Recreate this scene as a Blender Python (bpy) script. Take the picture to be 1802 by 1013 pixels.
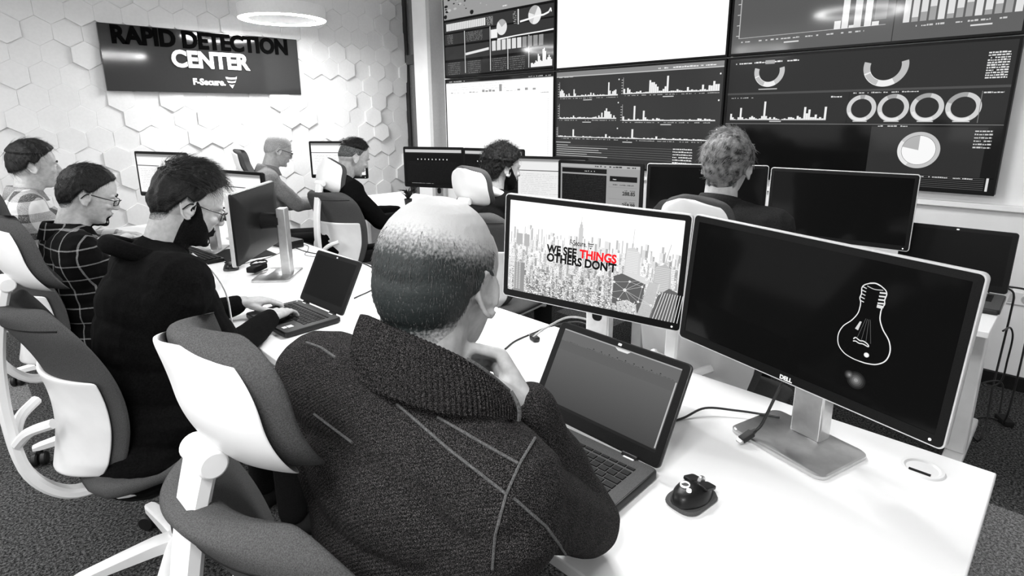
import bpy, math, random
from math import sin, cos, pi, radians as R
from mathutils import Vector as V, Matrix, noise
from mathutils.bvhtree import BVHTree
random.seed(7)
SC = bpy.context.scene
COL = SC.collection
for o in list(bpy.data.objects): bpy.data.objects.remove(o)
# ------------------------------------------------------------------ camera, light, exposure
EYE = V((0, 0, 1.46)); YAW, PITCH, ROLL = R(45.325), R(13.339), R(-0.387)
FWD = V((cos(YAW)*cos(PITCH), sin(YAW)*cos(PITCH), -sin(PITCH)))
RT = V((sin(YAW), -cos(YAW), 0)); UP = RT.cross(FWD)
RT, UP = RT*cos(ROLL)+UP*sin(ROLL), UP*cos(ROLL)-RT*sin(ROLL)
cd = bpy.data.cameras.new('camera'); cam = bpy.data.objects.new('camera', cd); COL.objects.link(cam)
m = Matrix((RT, UP, -FWD)).transposed().to_4x4(); m.translation = EYE; cam.matrix_world = m
cd.sensor_width = 36; cd.lens = 1003.4*36/1802; cd.shift_y = -(506.5-440.1)/1802; cd.clip_start = .02
SC.camera = cam
SC.view_settings.view_transform = 'Standard'; SC.view_settings.look = 'None'
SC.view_settings.exposure = 0.0; SC.view_settings.gamma = 1; SC.view_settings.use_curve_mapping = False
W = bpy.data.worlds.new('world'); SC.world = W; W.use_nodes = True
W.node_tree.nodes['Background'].inputs[0].default_value = (1, 1, 1, 1)
W.node_tree.nodes['Background'].inputs[1].default_value = .75
RING_POWER = 130.0
def area(name, loc, rot, sx, sy, power):
    l = bpy.data.lights.new(name, 'AREA'); l.shape = 'RECTANGLE'; l.size = sx; l.size_y = sy; l.energy = power
    o = bpy.data.objects.new(name, l); COL.objects.link(o); o.location = loc; o.rotation_euler = rot; return o
area('added_fill_light', (-2.2, 2.2, 1.9), (0, R(-80), 0), 1.8, 5.0, 45)  # added soft fill lamp behind the near row; no window stands there
# ------------------------------------------------------------------ materials
def mat(name, c, rough=.6, metal=0, spec=.5, noise_amt=0, noise_scale=50, bump=0, bump_scale=200, emis=0, c2=None, coord='Object', coat=0):
    M_ = bpy.data.materials.new(name); M_.use_nodes = True; nt = M_.node_tree; b = nt.nodes['Principled BSDF']
    c3 = (c, c, c, 1) if not isinstance(c, tuple) else (*c, 1)
    b.inputs['Base Color'].default_value = c3; b.inputs['Roughness'].default_value = rough
    b.inputs['Metallic'].default_value = metal; b.inputs['Specular IOR Level'].default_value = spec
    b.inputs['Coat Weight'].default_value = coat
    if emis: b.inputs['Emission Color'].default_value = c3; b.inputs['Emission Strength'].default_value = emis
    tc = nt.nodes.new('ShaderNodeTexCoord')
    n = nt.nodes.new('ShaderNodeTexNoise'); n.inputs['Scale'].default_value = noise_scale; n.inputs['Detail'].default_value = 3
    nt.links.new(tc.outputs[coord], n.inputs['Vector'])
    r = nt.nodes.new('ShaderNodeValToRGB'); nt.links.new(n.outputs['Fac'], r.inputs[0])
    cc = c3[0] if c2 is None else c2
    if c2 is None and not isinstance(c, tuple):
        lo, hi = c*(1-noise_amt), c*(1+noise_amt)
    else: lo, hi = c3[0], cc
    if not isinstance(c, tuple):
        r.color_ramp.elements[0].color = (lo, lo, lo, 1); r.color_ramp.elements[1].color = (hi, hi, hi, 1)
        r.color_ramp.elements[0].position = .35; r.color_ramp.elements[1].position = .65
        nt.links.new(r.outputs[0], b.inputs['Base Color'])
    if bump:
        n2 = nt.nodes.new('ShaderNodeTexNoise'); n2.inputs['Scale'].default_value = bump_scale
        nt.links.new(tc.outputs[coord], n2.inputs['Vector'])
        bp = nt.nodes.new('ShaderNodeBump'); bp.inputs['Strength'].default_value = bump; bp.inputs['Distance'].default_value = .002
        nt.links.new(n2.outputs['Fac'], bp.inputs['Height']); nt.links.new(bp.outputs[0], b.inputs['Normal'])
    return M_
def math_node(nt, op, a, b=None, c=None):
    n = nt.nodes.new('ShaderNodeMath'); n.operation = op
    for i, v in enumerate((a, b, c)):
        if v is None: continue
        if isinstance(v, (int, float)): n.inputs[i].default_value = v
        else: nt.links.new(v, n.inputs[i])
    return n.outputs[0]
MT = dict(
    white_paint=mat('white_paint', .88, .7, noise_amt=.02, noise_scale=8, bump=.05, bump_scale=300),
    hex_white=mat('hex_panel_white', .68, .55, noise_amt=.02),
    ceiling=mat('ceiling_white', .8, .8, noise_amt=.02),
    desk=mat('white_laminate', .9, .45, spec=.3, noise_amt=.01, noise_scale=4),
    plastic_white=mat('white_plastic', .84, .35, noise_amt=.02, noise_scale=20),
    plastic_black=mat('black_plastic', .006, .38, spec=.3, noise_amt=.2),
    matte_black=mat('matte_black', .005, .75, spec=.25, noise_amt=.3),
    rubber=mat('black_rubber', .006, .55, noise_amt=.2),
    bezel=mat('black_bezel', .005, .5, spec=.15, noise_amt=.4, noise_scale=600),
    silver=mat('brushed_silver', .62, .32, metal=1, noise_amt=.08, noise_scale=30, bump=.05, bump_scale=500),
    silver_paint=mat('silver_paint', .6, .35, spec=.5, noise_amt=.04),
    laptop=mat('dark_laptop_shell', .012, .4, spec=.3, noise_amt=.15, noise_scale=400),
    laptop_deck=mat('dark_grey_laptop_deck', .075, .6, spec=.15, noise_amt=.2, noise_scale=600),
    key=mat('black_keycap', .007, .6, spec=.2, noise_amt=.3, noise_scale=300),
    mark=mat('white_mark', .85, .5, noise_amt=.02),
    fabric=mat('grey_chair_fabric', .075, .95, spec=.05, noise_amt=.28, noise_scale=700, bump=.5, bump_scale=900),
    skin=mat('skin', .42, .5, spec=.35, noise_amt=.10, noise_scale=70, bump=.12, bump_scale=260),
    lip=mat('lips', .25, .45, noise_amt=.1),
    nail=mat('finger_nail', .6, .3, noise_amt=.03),
    eye=mat('eye_white', .6, .2, noise_amt=.03),
    iris=mat('dark_iris', .01, .2, noise_amt=.2),
    hair_dark=mat('dark_hair', .004, .6, spec=.25, noise_amt=.5, noise_scale=160, bump=.9, bump_scale=260),
    hair_strand=mat('dark_hair_strand', .014, .45, noise_amt=.3),
    hair_fair=mat('fair_hair', .015, .6, spec=.2, c2=.22, noise_scale=45, bump=.8, bump_scale=240),
    hair_fair_strand=mat('fair_hair_strand', .22, .45, noise_amt=.5, noise_scale=60),
    stubble=mat('grey_stubble_strand', .085, .6, noise_amt=.4, noise_scale=90),
    beard=mat('dark_beard', .005, .8, spec=.1, noise_amt=.6, noise_scale=220, bump=.9, bump_scale=350),
    hoodie=mat('black_cotton', .0035, .95, spec=.08, noise_amt=.4, noise_scale=200, bump=.5, bump_scale=60),
    grey_shirt=mat('light_grey_shirt', .24, .95, spec=.1, noise_amt=.22, noise_scale=180, bump=1.0, bump_scale=22),
    dark_shirt=mat('dark_grey_jacket_cloth', .018, .9, spec=.1, noise_amt=.25, noise_scale=250, bump=.7, bump_scale=25),
    trousers=mat('black_trousers', .004, .9, spec=.15, noise_amt=.4, noise_scale=200, bump=.4, bump_scale=60),
    jeans=mat('dark_denim', .02, .9, spec=.2, noise_amt=.7, noise_scale=160, bump=.5, bump_scale=50),
    cord=mat('sweater_seam_cord', .075, .9, noise_amt=.5, noise_scale=500),
    white_cloth=mat('white_cotton', .75, .9, noise_amt=.03, bump=.4, bump_scale=60),
    glass_frame=mat('black_spectacle_frame', .006, .25, noise_amt=.2),
    cable_black=mat('black_cable', .008, .5, noise_amt=.2),
    cable_grey=mat('grey_cable', .35, .5, noise_amt=.1),
    sign=mat('dark_gloss_sign', .024, .07, spec=.35, noise_amt=.02),
    sign_black=mat('black_sign_letter', .002, .9, spec=.02, noise_amt=.1),
    dark_frame=mat('dark_window_frame', .01, .5, noise_amt=.2),
    frame_grey=mat('grey_window_rail', .08, .5, noise_amt=.1),
    pillar_grey=mat('light_grey_trim', .5, .6, noise_amt=.03),
    outer=mat('grey_outer_wall', .13, .9, noise_amt=.1),
    lamp_body=mat('white_lamp_body', .75, .5, noise_amt=.02),
)
def glow(name, s):
    M_ = bpy.data.materials.new(name); M_.use_nodes = True; b = M_.node_tree.nodes['Principled BSDF']
    b.inputs['Base Color'].default_value = (.8, .8, .8, 1)
    b.inputs['Emission Color'].default_value = (1, 1, 1, 1); b.inputs['Emission Strength'].default_value = s; return M_
MT['ring_light'] = glow('ring_light_diffuser', RING_POWER)
MT['led'] = glow('led_light', 1.2)
def picture_mat():
    M_ = bpy.data.materials.new('screen_picture'); M_.use_nodes = True; nt = M_.node_tree; b = nt.nodes['Principled BSDF']
    a = nt.nodes.new('ShaderNodeAttribute'); a.attribute_name = 'Col'
    b.inputs['Base Color'].default_value = (.004, .004, .004, 1); b.inputs['Roughness'].default_value = .09
    b.inputs['Specular IOR Level'].default_value = .14
    nt.links.new(a.outputs['Color'], b.inputs['Emission Color']); b.inputs['Emission Strength'].default_value = 1
    return M_
MT['picture'] = picture_mat()
M_ = MT['picture_matte'] = MT['picture'].copy(); M_.name = 'matte_screen_picture'; M_.node_tree.nodes['Principled BSDF'].inputs['Roughness'].default_value = .42; M_.node_tree.nodes['Principled BSDF'].inputs['Specular IOR Level'].default_value = .08
def glass_mat():
    M_ = bpy.data.materials.new('dark_window_glass'); M_.use_nodes = True; nt = M_.node_tree; b = nt.nodes['Principled BSDF']
    b.inputs['Base Color'].default_value = (.5, .5, .5, 1); b.inputs['Roughness'].default_value = .04
    b.inputs['Transmission Weight'].default_value = .8; b.inputs['Alpha'].default_value = .9
    return M_
MT['glass'] = glass_mat()
def lens_mat():
    M_ = bpy.data.materials.new('spectacle_lens'); M_.use_nodes = True; b = M_.node_tree.nodes['Principled BSDF']
    b.inputs['Base Color'].default_value = (1, 1, 1, 1); b.inputs['Roughness'].default_value = .03
    b.inputs['Transmission Weight'].default_value = 1; b.inputs['IOR'].default_value = 1.02; b.inputs['Alpha'].default_value = .25
    return M_
MT['lens'] = lens_mat()
def carpet_mat():
    M_ = bpy.data.materials.new('speckled_carpet_tiles'); M_.use_nodes = True; nt = M_.node_tree; b = nt.nodes['Principled BSDF']
    tc = nt.nodes.new('ShaderNodeTexCoord'); sp = nt.nodes.new('ShaderNodeSeparateXYZ'); nt.links.new(tc.outputs['Object'], sp.inputs[0])
    # half-metre tiles; a pseudo random pale tile now and then
    fx = math_node(nt, 'FLOOR', math_node(nt, 'DIVIDE', math_node(nt, 'SUBTRACT', sp.outputs[0], .135), .5))
    fy = math_node(nt, 'FLOOR', math_node(nt, 'DIVIDE', math_node(nt, 'SUBTRACT', sp.outputs[1], .2), .5))
    cb = nt.nodes.new('ShaderNodeCombineXYZ'); nt.links.new(fx, cb.inputs[0]); nt.links.new(fy, cb.inputs[1])
    pale = None
    for cx, cy in ((4, -1), (4, -2), (3, -1), (3, -2), (4, -3), (-1, 7), (-2, 7), (6, 4), (1, 9), (-4, 2), (0, -3)):
        q = math_node(nt, 'MULTIPLY', math_node(nt, 'COMPARE', fx, cx, .1), math_node(nt, 'COMPARE', fy, cy, .1))
        pale = q if pale is None else math_node(nt, 'MAXIMUM', pale, q)
    n = nt.nodes.new('ShaderNodeTexNoise'); n.inputs['Scale'].default_value = 110; n.inputs['Detail'].default_value = 5; n.inputs['Roughness'].default_value = .9
    nt.links.new(tc.outputs['Object'], n.inputs['Vector'])
    r = nt.nodes.new('ShaderNodeValToRGB'); nt.links.new(n.outputs['Fac'], r.inputs[0])
    r.color_ramp.elements[0].position = .46; r.color_ramp.elements[0].color = (.006, .006, .006, 1)
    r.color_ramp.elements[1].position = .60; r.color_ramp.elements[1].color = (.17, .17, .17, 1)
    r2 = nt.nodes.new('ShaderNodeValToRGB'); nt.links.new(n.outputs['Fac'], r2.inputs[0])
    r2.color_ramp.elements[0].position = .44; r2.color_ramp.elements[0].color = (.06, .06, .06, 1)
    r2.color_ramp.elements[1].position = .6; r2.color_ramp.elements[1].color = (.36, .36, .36, 1)
    mx = nt.nodes.new('ShaderNodeMix'); mx.data_type = 'RGBA'; nt.links.new(pale, mx.inputs[0])
    nt.links.new(r.outputs[0], mx.inputs[6]); nt.links.new(r2.outputs[0], mx.inputs[7])
    nt.links.new(mx.outputs[2], b.inputs['Base Color']); b.inputs['Roughness'].default_value = 1; b.inputs['Specular IOR Level'].default_value = .1
    bp = nt.nodes.new('ShaderNodeBump'); bp.inputs['Strength'].default_value = .8; bp.inputs['Distance'].default_value = .003
    nt.links.new(n.outputs['Fac'], bp.inputs['Height']); nt.links.new(bp.outputs[0], b.inputs['Normal'])
    return M_
MT['carpet'] = carpet_mat()
def plaid_mat(name, base, line, step, width, mid=None, rot=(0, 0, .72), bands=False):
    """woven checks: bands across the object's own axes"""
    M_ = bpy.data.materials.new(name); M_.use_nodes = True; nt = M_.node_tree; b = nt.nodes['Principled BSDF']
    tc = nt.nodes.new('ShaderNodeTexCoord'); mp = nt.nodes.new('ShaderNodeMapping'); mp.inputs['Rotation'].default_value = rot
    nt.links.new(tc.outputs['Object'], mp.inputs[0])
    ns = nt.nodes.new('ShaderNodeTexNoise'); ns.inputs['Scale'].default_value = 6; nt.links.new(tc.outputs['Object'], ns.inputs['Vector'])
    sp = nt.nodes.new('ShaderNodeSeparateXYZ'); nt.links.new(mp.outputs[0], sp.inputs[0])
    tot = None
    for ax, off in ((0, .0), (2, .3)):
        w = math_node(nt, 'MULTIPLY', ns.outputs['Fac'], .014)
        f = math_node(nt, 'FRACT', math_node(nt, 'ADD', math_node(nt, 'DIVIDE', math_node(nt, 'ADD', sp.outputs[ax], w), step), off+10))
        g = math_node(nt, 'LESS_THAN', f, width)
        tot = g if tot is None else math_node(nt, 'ADD', tot, g)
    n = nt.nodes.new('ShaderNodeTexNoise'); n.inputs['Scale'].default_value = 300; nt.links.new(tc.outputs['Object'], n.inputs['Vector'])
    fac = math_node(nt, 'MULTIPLY', math_node(nt, 'MULTIPLY', tot, .5), math_node(nt, 'MULTIPLY', n.outputs['Fac'], 2.0))
    mx = nt.nodes.new('ShaderNodeMix'); mx.data_type = 'RGBA'; nt.links.new(fac, mx.inputs[0])
    mx.inputs[6].default_value = (base, base, base, 1); mx.inputs[7].default_value = (line, line, line, 1)
    nt.links.new(mx.outputs[2], b.inputs['Base Color']); b.inputs['Roughness'].default_value = .95; b.inputs['Specular IOR Level'].default_value = .1
    n2 = nt.nodes.new('ShaderNodeTexNoise'); n2.inputs['Scale'].default_value = 22; nt.links.new(tc.outputs['Object'], n2.inputs['Vector'])
    bp = nt.nodes.new('ShaderNodeBump'); bp.inputs['Strength'].default_value = .6; bp.inputs['Distance'].default_value = .004
    nt.links.new(n2.outputs['Fac'], bp.inputs['Height']); nt.links.new(bp.outputs[0], b.inputs['Normal'])
    return M_
MT['plaid_dark'] = plaid_mat('dark_plaid_flannel', .003, .30, .062, .085)
MT['plaid_light'] = plaid_mat('light_plaid_flannel', .60, .05, .10, .42)
def sweater_mat():
    M_ = bpy.data.materials.new('heathered_knit'); M_.use_nodes = True; nt = M_.node_tree; b = nt.nodes['Principled BSDF']
    tc = nt.nodes.new('ShaderNodeTexCoord')
    n = nt.nodes.new('ShaderNodeTexNoise'); n.inputs['Scale'].default_value = 900; n.inputs['Detail'].default_value = 2
    nt.links.new(tc.outputs['Object'], n.inputs['Vector'])
    r = nt.nodes.new('ShaderNodeValToRGB'); nt.links.new(n.outputs['Fac'], r.inputs[0])
    r.color_ramp.elements[0].position = .48; r.color_ramp.elements[0].color = (.004, .004, .004, 1)
    r.color_ramp.elements[1].position = .78; r.color_ramp.elements[1].color = (.16, .15, .15, 1)
    nt.links.new(r.outputs[0], b.inputs['Base Color']); b.inputs['Roughness'].default_value = 1; b.inputs['Specular IOR Level'].default_value = .1
    wv = nt.nodes.new('ShaderNodeTexWave'); wv.inputs['Scale'].default_value = 90; wv.inputs['Distortion'].default_value = 1.5; wv.bands_direction = 'DIAGONAL'
    nt.links.new(tc.outputs['Object'], wv.inputs['Vector'])
    s = math_node(nt, 'ADD', n.outputs['Fac'], math_node(nt, 'MULTIPLY', wv.outputs['Fac'], .5))
    bp = nt.nodes.new('ShaderNodeBump'); bp.inputs['Strength'].default_value = .9; bp.inputs['Distance'].default_value = .002
    nt.links.new(s, bp.inputs['Height']); nt.links.new(bp.outputs[0], b.inputs['Normal'])
    return M_
MT['sweater'] = sweater_mat()
def buzz_mat():
    """short cropped hair: dense on back and sides, scalp showing over the bald crown (object space = head space)"""
    M_ = bpy.data.materials.new('cropped_hair'); M_.use_nodes = True; nt = M_.node_tree; b = nt.nodes['Principled BSDF']
    at = nt.nodes.new('ShaderNodeAttribute'); at.attribute_name = 'Dens'
    tc = nt.nodes.new('ShaderNodeTexCoord'); n = nt.nodes.new('ShaderNodeTexNoise'); n.inputs['Scale'].default_value = 260; n.inputs['Detail'].default_value = 3
    nt.links.new(tc.outputs['Object'], n.inputs['Vector'])
    f = math_node(nt, 'ADD', at.outputs['Fac'], math_node(nt, 'MULTIPLY', math_node(nt, 'SUBTRACT', n.outputs['Fac'], .5), 1.1))
    r = nt.nodes.new('ShaderNodeValToRGB'); nt.links.new(f, r.inputs[0])
    r.color_ramp.elements[0].position = .05; r.color_ramp.elements[0].color = (.42, .42, .42, 1)
    r.color_ramp.elements[1].position = .85; r.color_ramp.elements[1].color = (.008, .012, .012, 1)
    nt.links.new(r.outputs[0], b.inputs['Base Color']); b.inputs['Roughness'].default_value = .6
    bp = nt.nodes.new('ShaderNodeBump'); bp.inputs['Strength'].default_value = .35; bp.inputs['Distance'].default_value = .0015
    nt.links.new(n.outputs['Fac'], bp.inputs['Height']); nt.links.new(bp.outputs[0], b.inputs['Normal'])
    return M_
MT['buzz'] = buzz_mat()
# ------------------------------------------------------------------ mesh helpers
class M:
    def __init__(s): s.v = []; s.f = []; s.mi = []; s.col = None
    def add(s, vs, fs, mi=0):
        b = len(s.v); s.v += [V(p) for p in vs]; s.f += [tuple(b+i for i in f) for f in fs]; s.mi += [mi]*len(fs); return s
    def box(s, x0, x1, y0, y1, z0, z1, mi=0):
        p = [(x, y, z) for x in (x0, x1) for y in (y0, y1) for z in (z0, z1)]
        return s.add(p, [(0, 1, 3, 2), (4, 6, 7, 5), (0, 4, 5, 1), (2, 3, 7, 6), (0, 2, 6, 4), (1, 5, 7, 3)], mi)
    def loft(s, rings, cap=True, closed=True, mi=0):
        n = len(rings[0]); vs = [p for r in rings for p in r]; fs = []
        for i in range(len(rings)-1):
            for j in range(n if closed else n-1):
                a, b_ = i*n+j, i*n+(j+1) % n; fs.append((a, b_, b_+n, a+n))
        if cap: fs.append(tuple(range(n))[::-1]); fs.append(tuple((len(rings)-1)*n+j for j in range(n)))
        return s.add(vs, fs, mi)
    def cap(s, p0, p1, r0, r1, n=14, flat=False, mi=0):
        p0, p1 = V(p0), V(p1); d = (p1-p0); L = d.length; d = d.normalized() if L > 1e-6 else V((0, 0, 1))
        a = d.orthogonal().normalized(); b_ = d.cross(a); rings = []
        prof = []
        if not flat: prof += [(-r0*cos(t), r0*sin(t)) for t in (R(8), R(30), R(60))]
        prof += [(0, r0), (L/3, r0+(r1-r0)/3), (L*2/3, r0+(r1-r0)*2/3), (L, r1)]
        if not flat: prof += [(L+r1*cos(t), r1*sin(t)) for t in (R(60), R(30), R(8))]
        for t, r in prof:
            c = p0+d*t; rings.append([c+a*r*cos(2*pi*k/n)+b_*r*sin(2*pi*k/n) for k in range(n)])
        return s.loft(rings, mi=mi)
    def ell(s, c, r, rot=None, n=20, mi=0):
        c = V(c); rings = []; h = n//2
        for i in range(h+1):
            t = pi*(i+.04 if i == 0 else i-.04 if i == h else i)/h
            ring = []
            for k in range(n):
                p = V((r[0]*sin(t)*cos(2*pi*k/n), r[1]*sin(t)*sin(2*pi*k/n), -r[2]*cos(t)))
                if rot is not None: p = rot @ p
                ring.append(c+p)
            rings.append(ring)
        return s.loft(rings, mi=mi)
    def sweep(s, pts, r, n=8, mi=0, sx=None):
        pts = [V(p) for p in pts]; rings = []; a = None
        for i, p in enumerate(pts):
            d = (pts[min(i+1, len(pts)-1)]-pts[max(i-1, 0)]).normalized()
            if a is None: a = d.orthogonal().normalized()
            a = (a-d*a.dot(d)).normalized(); b_ = d.cross(a)
            rr = r[i] if isinstance(r, (list, tuple)) else r
            rings.append([p+a*rr*cos(2*pi*k/n)+b_*rr*sin(2*pi*k/n) for k in range(n)])
        return s.loft(rings, mi=mi)
    def lathe(s, prof, n=32, c=(0, 0, 0), cap=True, mi=0):
        c = V(c); return s.loft([[c+V((r*cos(2*pi*k/n), r*sin(2*pi*k/n), z)) for k in range(n)] for r, z in prof], cap=cap, mi=mi)
    def slab(s, pts, z0, z1, mi=0):
        n = len(pts)
        return s.add([(x, y, z0) for x, y in pts]+[(x, y, z1) for x, y in pts],
                     [tuple(range(n))[::-1], tuple(range(n, 2*n))]+[(i, (i+1) % n, n+(i+1) % n, n+i) for i in range(n)], mi)
    def xf(s, mtx, start=0):
        for i in range(start, len(s.v)): s.v[i] = mtx @ s.v[i]
        return s
    def join(s, o, mtx=None, mi=0):
        vs = [mtx @ p for p in o.v] if mtx else o.v
        b = len(s.v); s.v += [V(p) for p in vs]; s.f += [tuple(b+i for i in f) for f in o.f]; s.mi += [k+mi for k in o.mi]; return s
    def mesh(s, name='m'):
        me = bpy.data.meshes.new(name); me.from_pydata([tuple(p) for p in s.v], [], s.f)
        if s.mi: me.polygons.foreach_set('material_index', s.mi)
        me.update(); return me
def rrect(w, h, r, n=5, cx=0, cy=0):
    r = min(r, w/2-1e-5, h/2-1e-5)
    out = []
    for sx, sy, a0 in ((1, 1, 0), (-1, 1, 90), (-1, -1, 180), (1, -1, 270)):
        for k in range(n+1):
            a = R(a0+90*k/n); out.append((cx+sx*(w/2-r)+r*cos(a), cy+sy*(h/2-r)+r*sin(a)))
    return out
def origin(p):
    o = V((0, 0, 0))
    while p is not None: o += p.location; p = p.parent
    return o
def obj(name, mm, mats, parent=None, smooth=True, world=False, bevel=0, seg=2, subsurf=0, solid=0):
    """ONE mesh object; world=True: the vertices are world coordinates and the parent chain is pure translation"""
    if isinstance(mm, M): mm = mm.mesh(name)
    o = bpy.data.objects.new(name, mm); COL.objects.link(o)
    for k in (mats if isinstance(mats, (list, tuple)) else [mats]): mm.materials.append(MT[k] if isinstance(k, str) else k)
    if parent is not None:
        if world: mm.transform(Matrix.Translation(-origin(parent)))
        o.parent = parent
    if smooth:
        mm.polygons.foreach_set('use_smooth', [True]*len(mm.polygons))
        if smooth != 'all':
            try: mm.set_sharp_from_angle(angle=R(38))
            except Exception: pass
    if solid:
        d = o.modifiers.new('s', 'SOLIDIFY'); d.thickness = solid; d.offset = 0
    if bevel:
        b = o.modifiers.new('b', 'BEVEL'); b.width = bevel; b.segments = seg; b.limit_method = 'ANGLE'; b.angle_limit = R(40)
    if subsurf:
        b = o.modifiers.new('u', 'SUBSURF'); b.levels = subsurf; b.render_levels = subsurf
    return o
def tag(o, label, cat=None, group=None):
    o['label'] = label
    if cat: o['category'] = cat
    if group: o['group'] = group
    return o
def thing(name, label, cat, loc=(0, 0, 0), rz=0, group=None):
    o = bpy.data.objects.new(name, None); COL.objects.link(o); o.empty_display_size = .1
    o.location = loc; o.rotation_euler = (0, 0, rz); return tag(o, label, cat, group)
def struct(name, mm, mats, parent=None, **k):
    o = obj(name, mm, mats, parent, **k)
    if parent is None: o['kind'] = 'structure'
    return o
def children(o): return [c for c in bpy.data.objects if c.parent == o]
def copy_tree(o, parent=None):
    c = o.copy(); COL.objects.link(c); c.parent = parent
    for ch in children(o): copy_tree(ch, c)
    return c
def remesh(mm, voxel, smooth=4, fac=.5):
    me = mm.mesh('tmp'); o = bpy.data.objects.new('tmp', me); COL.objects.link(o)
    d = o.modifiers.new('r', 'REMESH'); d.mode = 'VOXEL'; d.voxel_size = voxel; d.use_smooth_shade = True
    if smooth:
        q = o.modifiers.new('s', 'SMOOTH'); q.iterations = smooth; q.factor = fac
    bpy.context.view_layer.update()
    e = o.evaluated_get(bpy.context.evaluated_depsgraph_get()); out = bpy.data.meshes.new_from_object(e)
    bpy.data.objects.remove(o); bpy.data.meshes.remove(me); return out
def curve_pts(P, n=8):
    """Catmull-Rom through points"""
    P = [V(p) for p in P]; Q = [P[0]*2-P[1]]+P+[P[-1]*2-P[-2]]; out = []
    for i in range(1, len(Q)-2):
        for k in range(n):
            t = k/n; a, b, c, d = Q[i-1], Q[i], Q[i+1], Q[i+2]
            out.append(.5*((2*b)+(c-a)*t+(2*a-5*b+4*c-d)*t*t+(3*b-a-3*c+d)*t**3))
    out.append(P[-1]); return out
def lerp_tab(tab, x):
    if x <= tab[0][0]: return tab[0][1]
    for (a, va), (b, vb) in zip(tab, tab[1:]):
        if x <= b: return va+(vb-va)*(x-a)/(b-a)
    return tab[-1][1]
# ------------------------------------------------------------------ flat pictures (screens, lettering)
class Pic:
    """what a screen shows: flat shapes of one grey (or colour) each; u right, v up, 0..1 over w x h metres"""
    def __init__(s, w, h, bg=0, dz=1.5e-5):
        s.w, s.h, s.dz, s.lay = w, h, dz, 0; s.m = M(); s.c = []; s.asp = w/h; s.warp = None; s.rect(0, 0, 1, 1, bg)
    def poly(s, pts, c, keep=False):
        if not keep: s.lay += 1
        z = s.lay*s.dz
        if s.warp: pts = [(u, lerp_tab(s.warp, v)) for u, v in pts]
        s.m.add([((u-.5)*s.w, (v-.5)*s.h, z) for u, v in pts], [tuple(range(len(pts)))]); s.c.append(c)
    def rect(s, u0, v0, u1, v1, c, keep=False): s.poly([(u0, v0), (u1, v0), (u1, v1), (u0, v1)], c, keep)
    def disc(s, u, v, r, c, a0=0, a1=360, n=40):
        p = [(u+r*cos(R(a0+(a1-a0)*k/n))/s.asp, v+r*sin(R(a0+(a1-a0)*k/n))) for k in range(n+1)]
        if a1-a0 < 360: p.append((u, v))
        else: p.pop()
        s.poly(p, c)
    def ring(s, u, v, r0, r1, c, a0=0, a1=360, n=48):
        s.lay += 1
        for k in range(n):
            q = []
            for r, t in ((r0, k), (r1, k), (r1, k+1), (r0, k+1)):
                a = R(a0+(a1-a0)*t/n); q.append((u+r*cos(a)/s.asp, v+r*sin(a)))
            s.poly(q, c, True)
    def line(s, pts, w, c):
        s.lay += 1
        for (a, b), (d, e) in zip(pts, pts[1:]):
            dx, dy = (d-a)*s.w, (e-b)*s.h; L = math.hypot(dx, dy) or 1; nx, ny = -dy/L*w/2/s.w, dx/L*w/2/s.h
            s.poly([(a+nx, b+ny), (a-nx, b-ny), (d-nx, e-ny), (d+nx, e+ny)], c, True)
    def bars(s, u0, u1, v0, hs, c, gap=.25):
        s.lay += 1; n = len(hs); w = (u1-u0)/n
        for i, h in enumerate(hs):
            if h > 0: s.rect(u0+i*w, v0, u0+(i+1-gap)*w, v0+h, c, True)
    def scribble(s, u0, u1, v, h, c, seed=0, dens=.75):
        """far-off unreadable lettering: a row of short dashes"""
        r = random.Random(seed); s.lay += 1; u = u0
        while u < u1:
            L = h*(.4+r.random()*1.8)/s.asp
            if r.random() < dens: s.rect(u, v, min(u+L, u1), v+h*(.6+.4*r.random()), c, True)
            u += L+h*.35/s.asp
    def text(s, txt, u, v, size, c, bold=0, align='LEFT', sx=1, fit=None):
        s.lay += 1; t = text_mesh(txt, size, bold, align)
        if fit: sx = fit*s.w/(max(p.co.x for p in t.vertices)-min(p.co.x for p in t.vertices))
        b = len(s.m.v); z = s.lay*s.dz
        s.m.v += [V((p.co.x*sx+(u-.5)*s.w, p.co.y+(v-.5)*s.h, z)) for p in t.vertices]
        for p in t.polygons: s.m.f.append(tuple(b+i for i in p.vertices)); s.m.mi.append(0); s.c.append(c)
    def shield(s, u, v, r, c, gapc=None):
        def P(pts): return [(u+x*r/s.asp, v+y*r) for x, y in pts]
        s.lay += 1
        for i, (yt, yb, hw, hb) in enumerate(((1, .64, 1.0, .88), (.34, .04, .80, .62), (-.30, -1.0, .48, .0))):
            pts = [(-hw, yt-.02)] + [(-hw+2*hw*k/8, yt+.12*sin(pi*k/8)*(-1)) for k in range(1, 8)] + [(hw, yt+.12), (hb, yb)]
            pts += [(0, yb-.10)] if hb else []
            pts += [(-hb, yb-.04)] if hb else [(0, yb)]
            s.poly(P(pts), c, True)
    def build(s, parent, mtx=None, name='screen', mt='picture'):
        me = s.m.mesh(name); a = me.color_attributes.new('Col', 'FLOAT_COLOR', 'CORNER'); buf = []
        for p, c in zip(me.polygons, s.c):
            c = (*c, 1) if isinstance(c, tuple) else (c, c, c, 1); buf += list(c)*p.loop_total
        a.data.foreach_set('color', buf)
        if mtx: me.transform(mtx)
        return obj(name, me, mt, parent, smooth=False)
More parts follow.
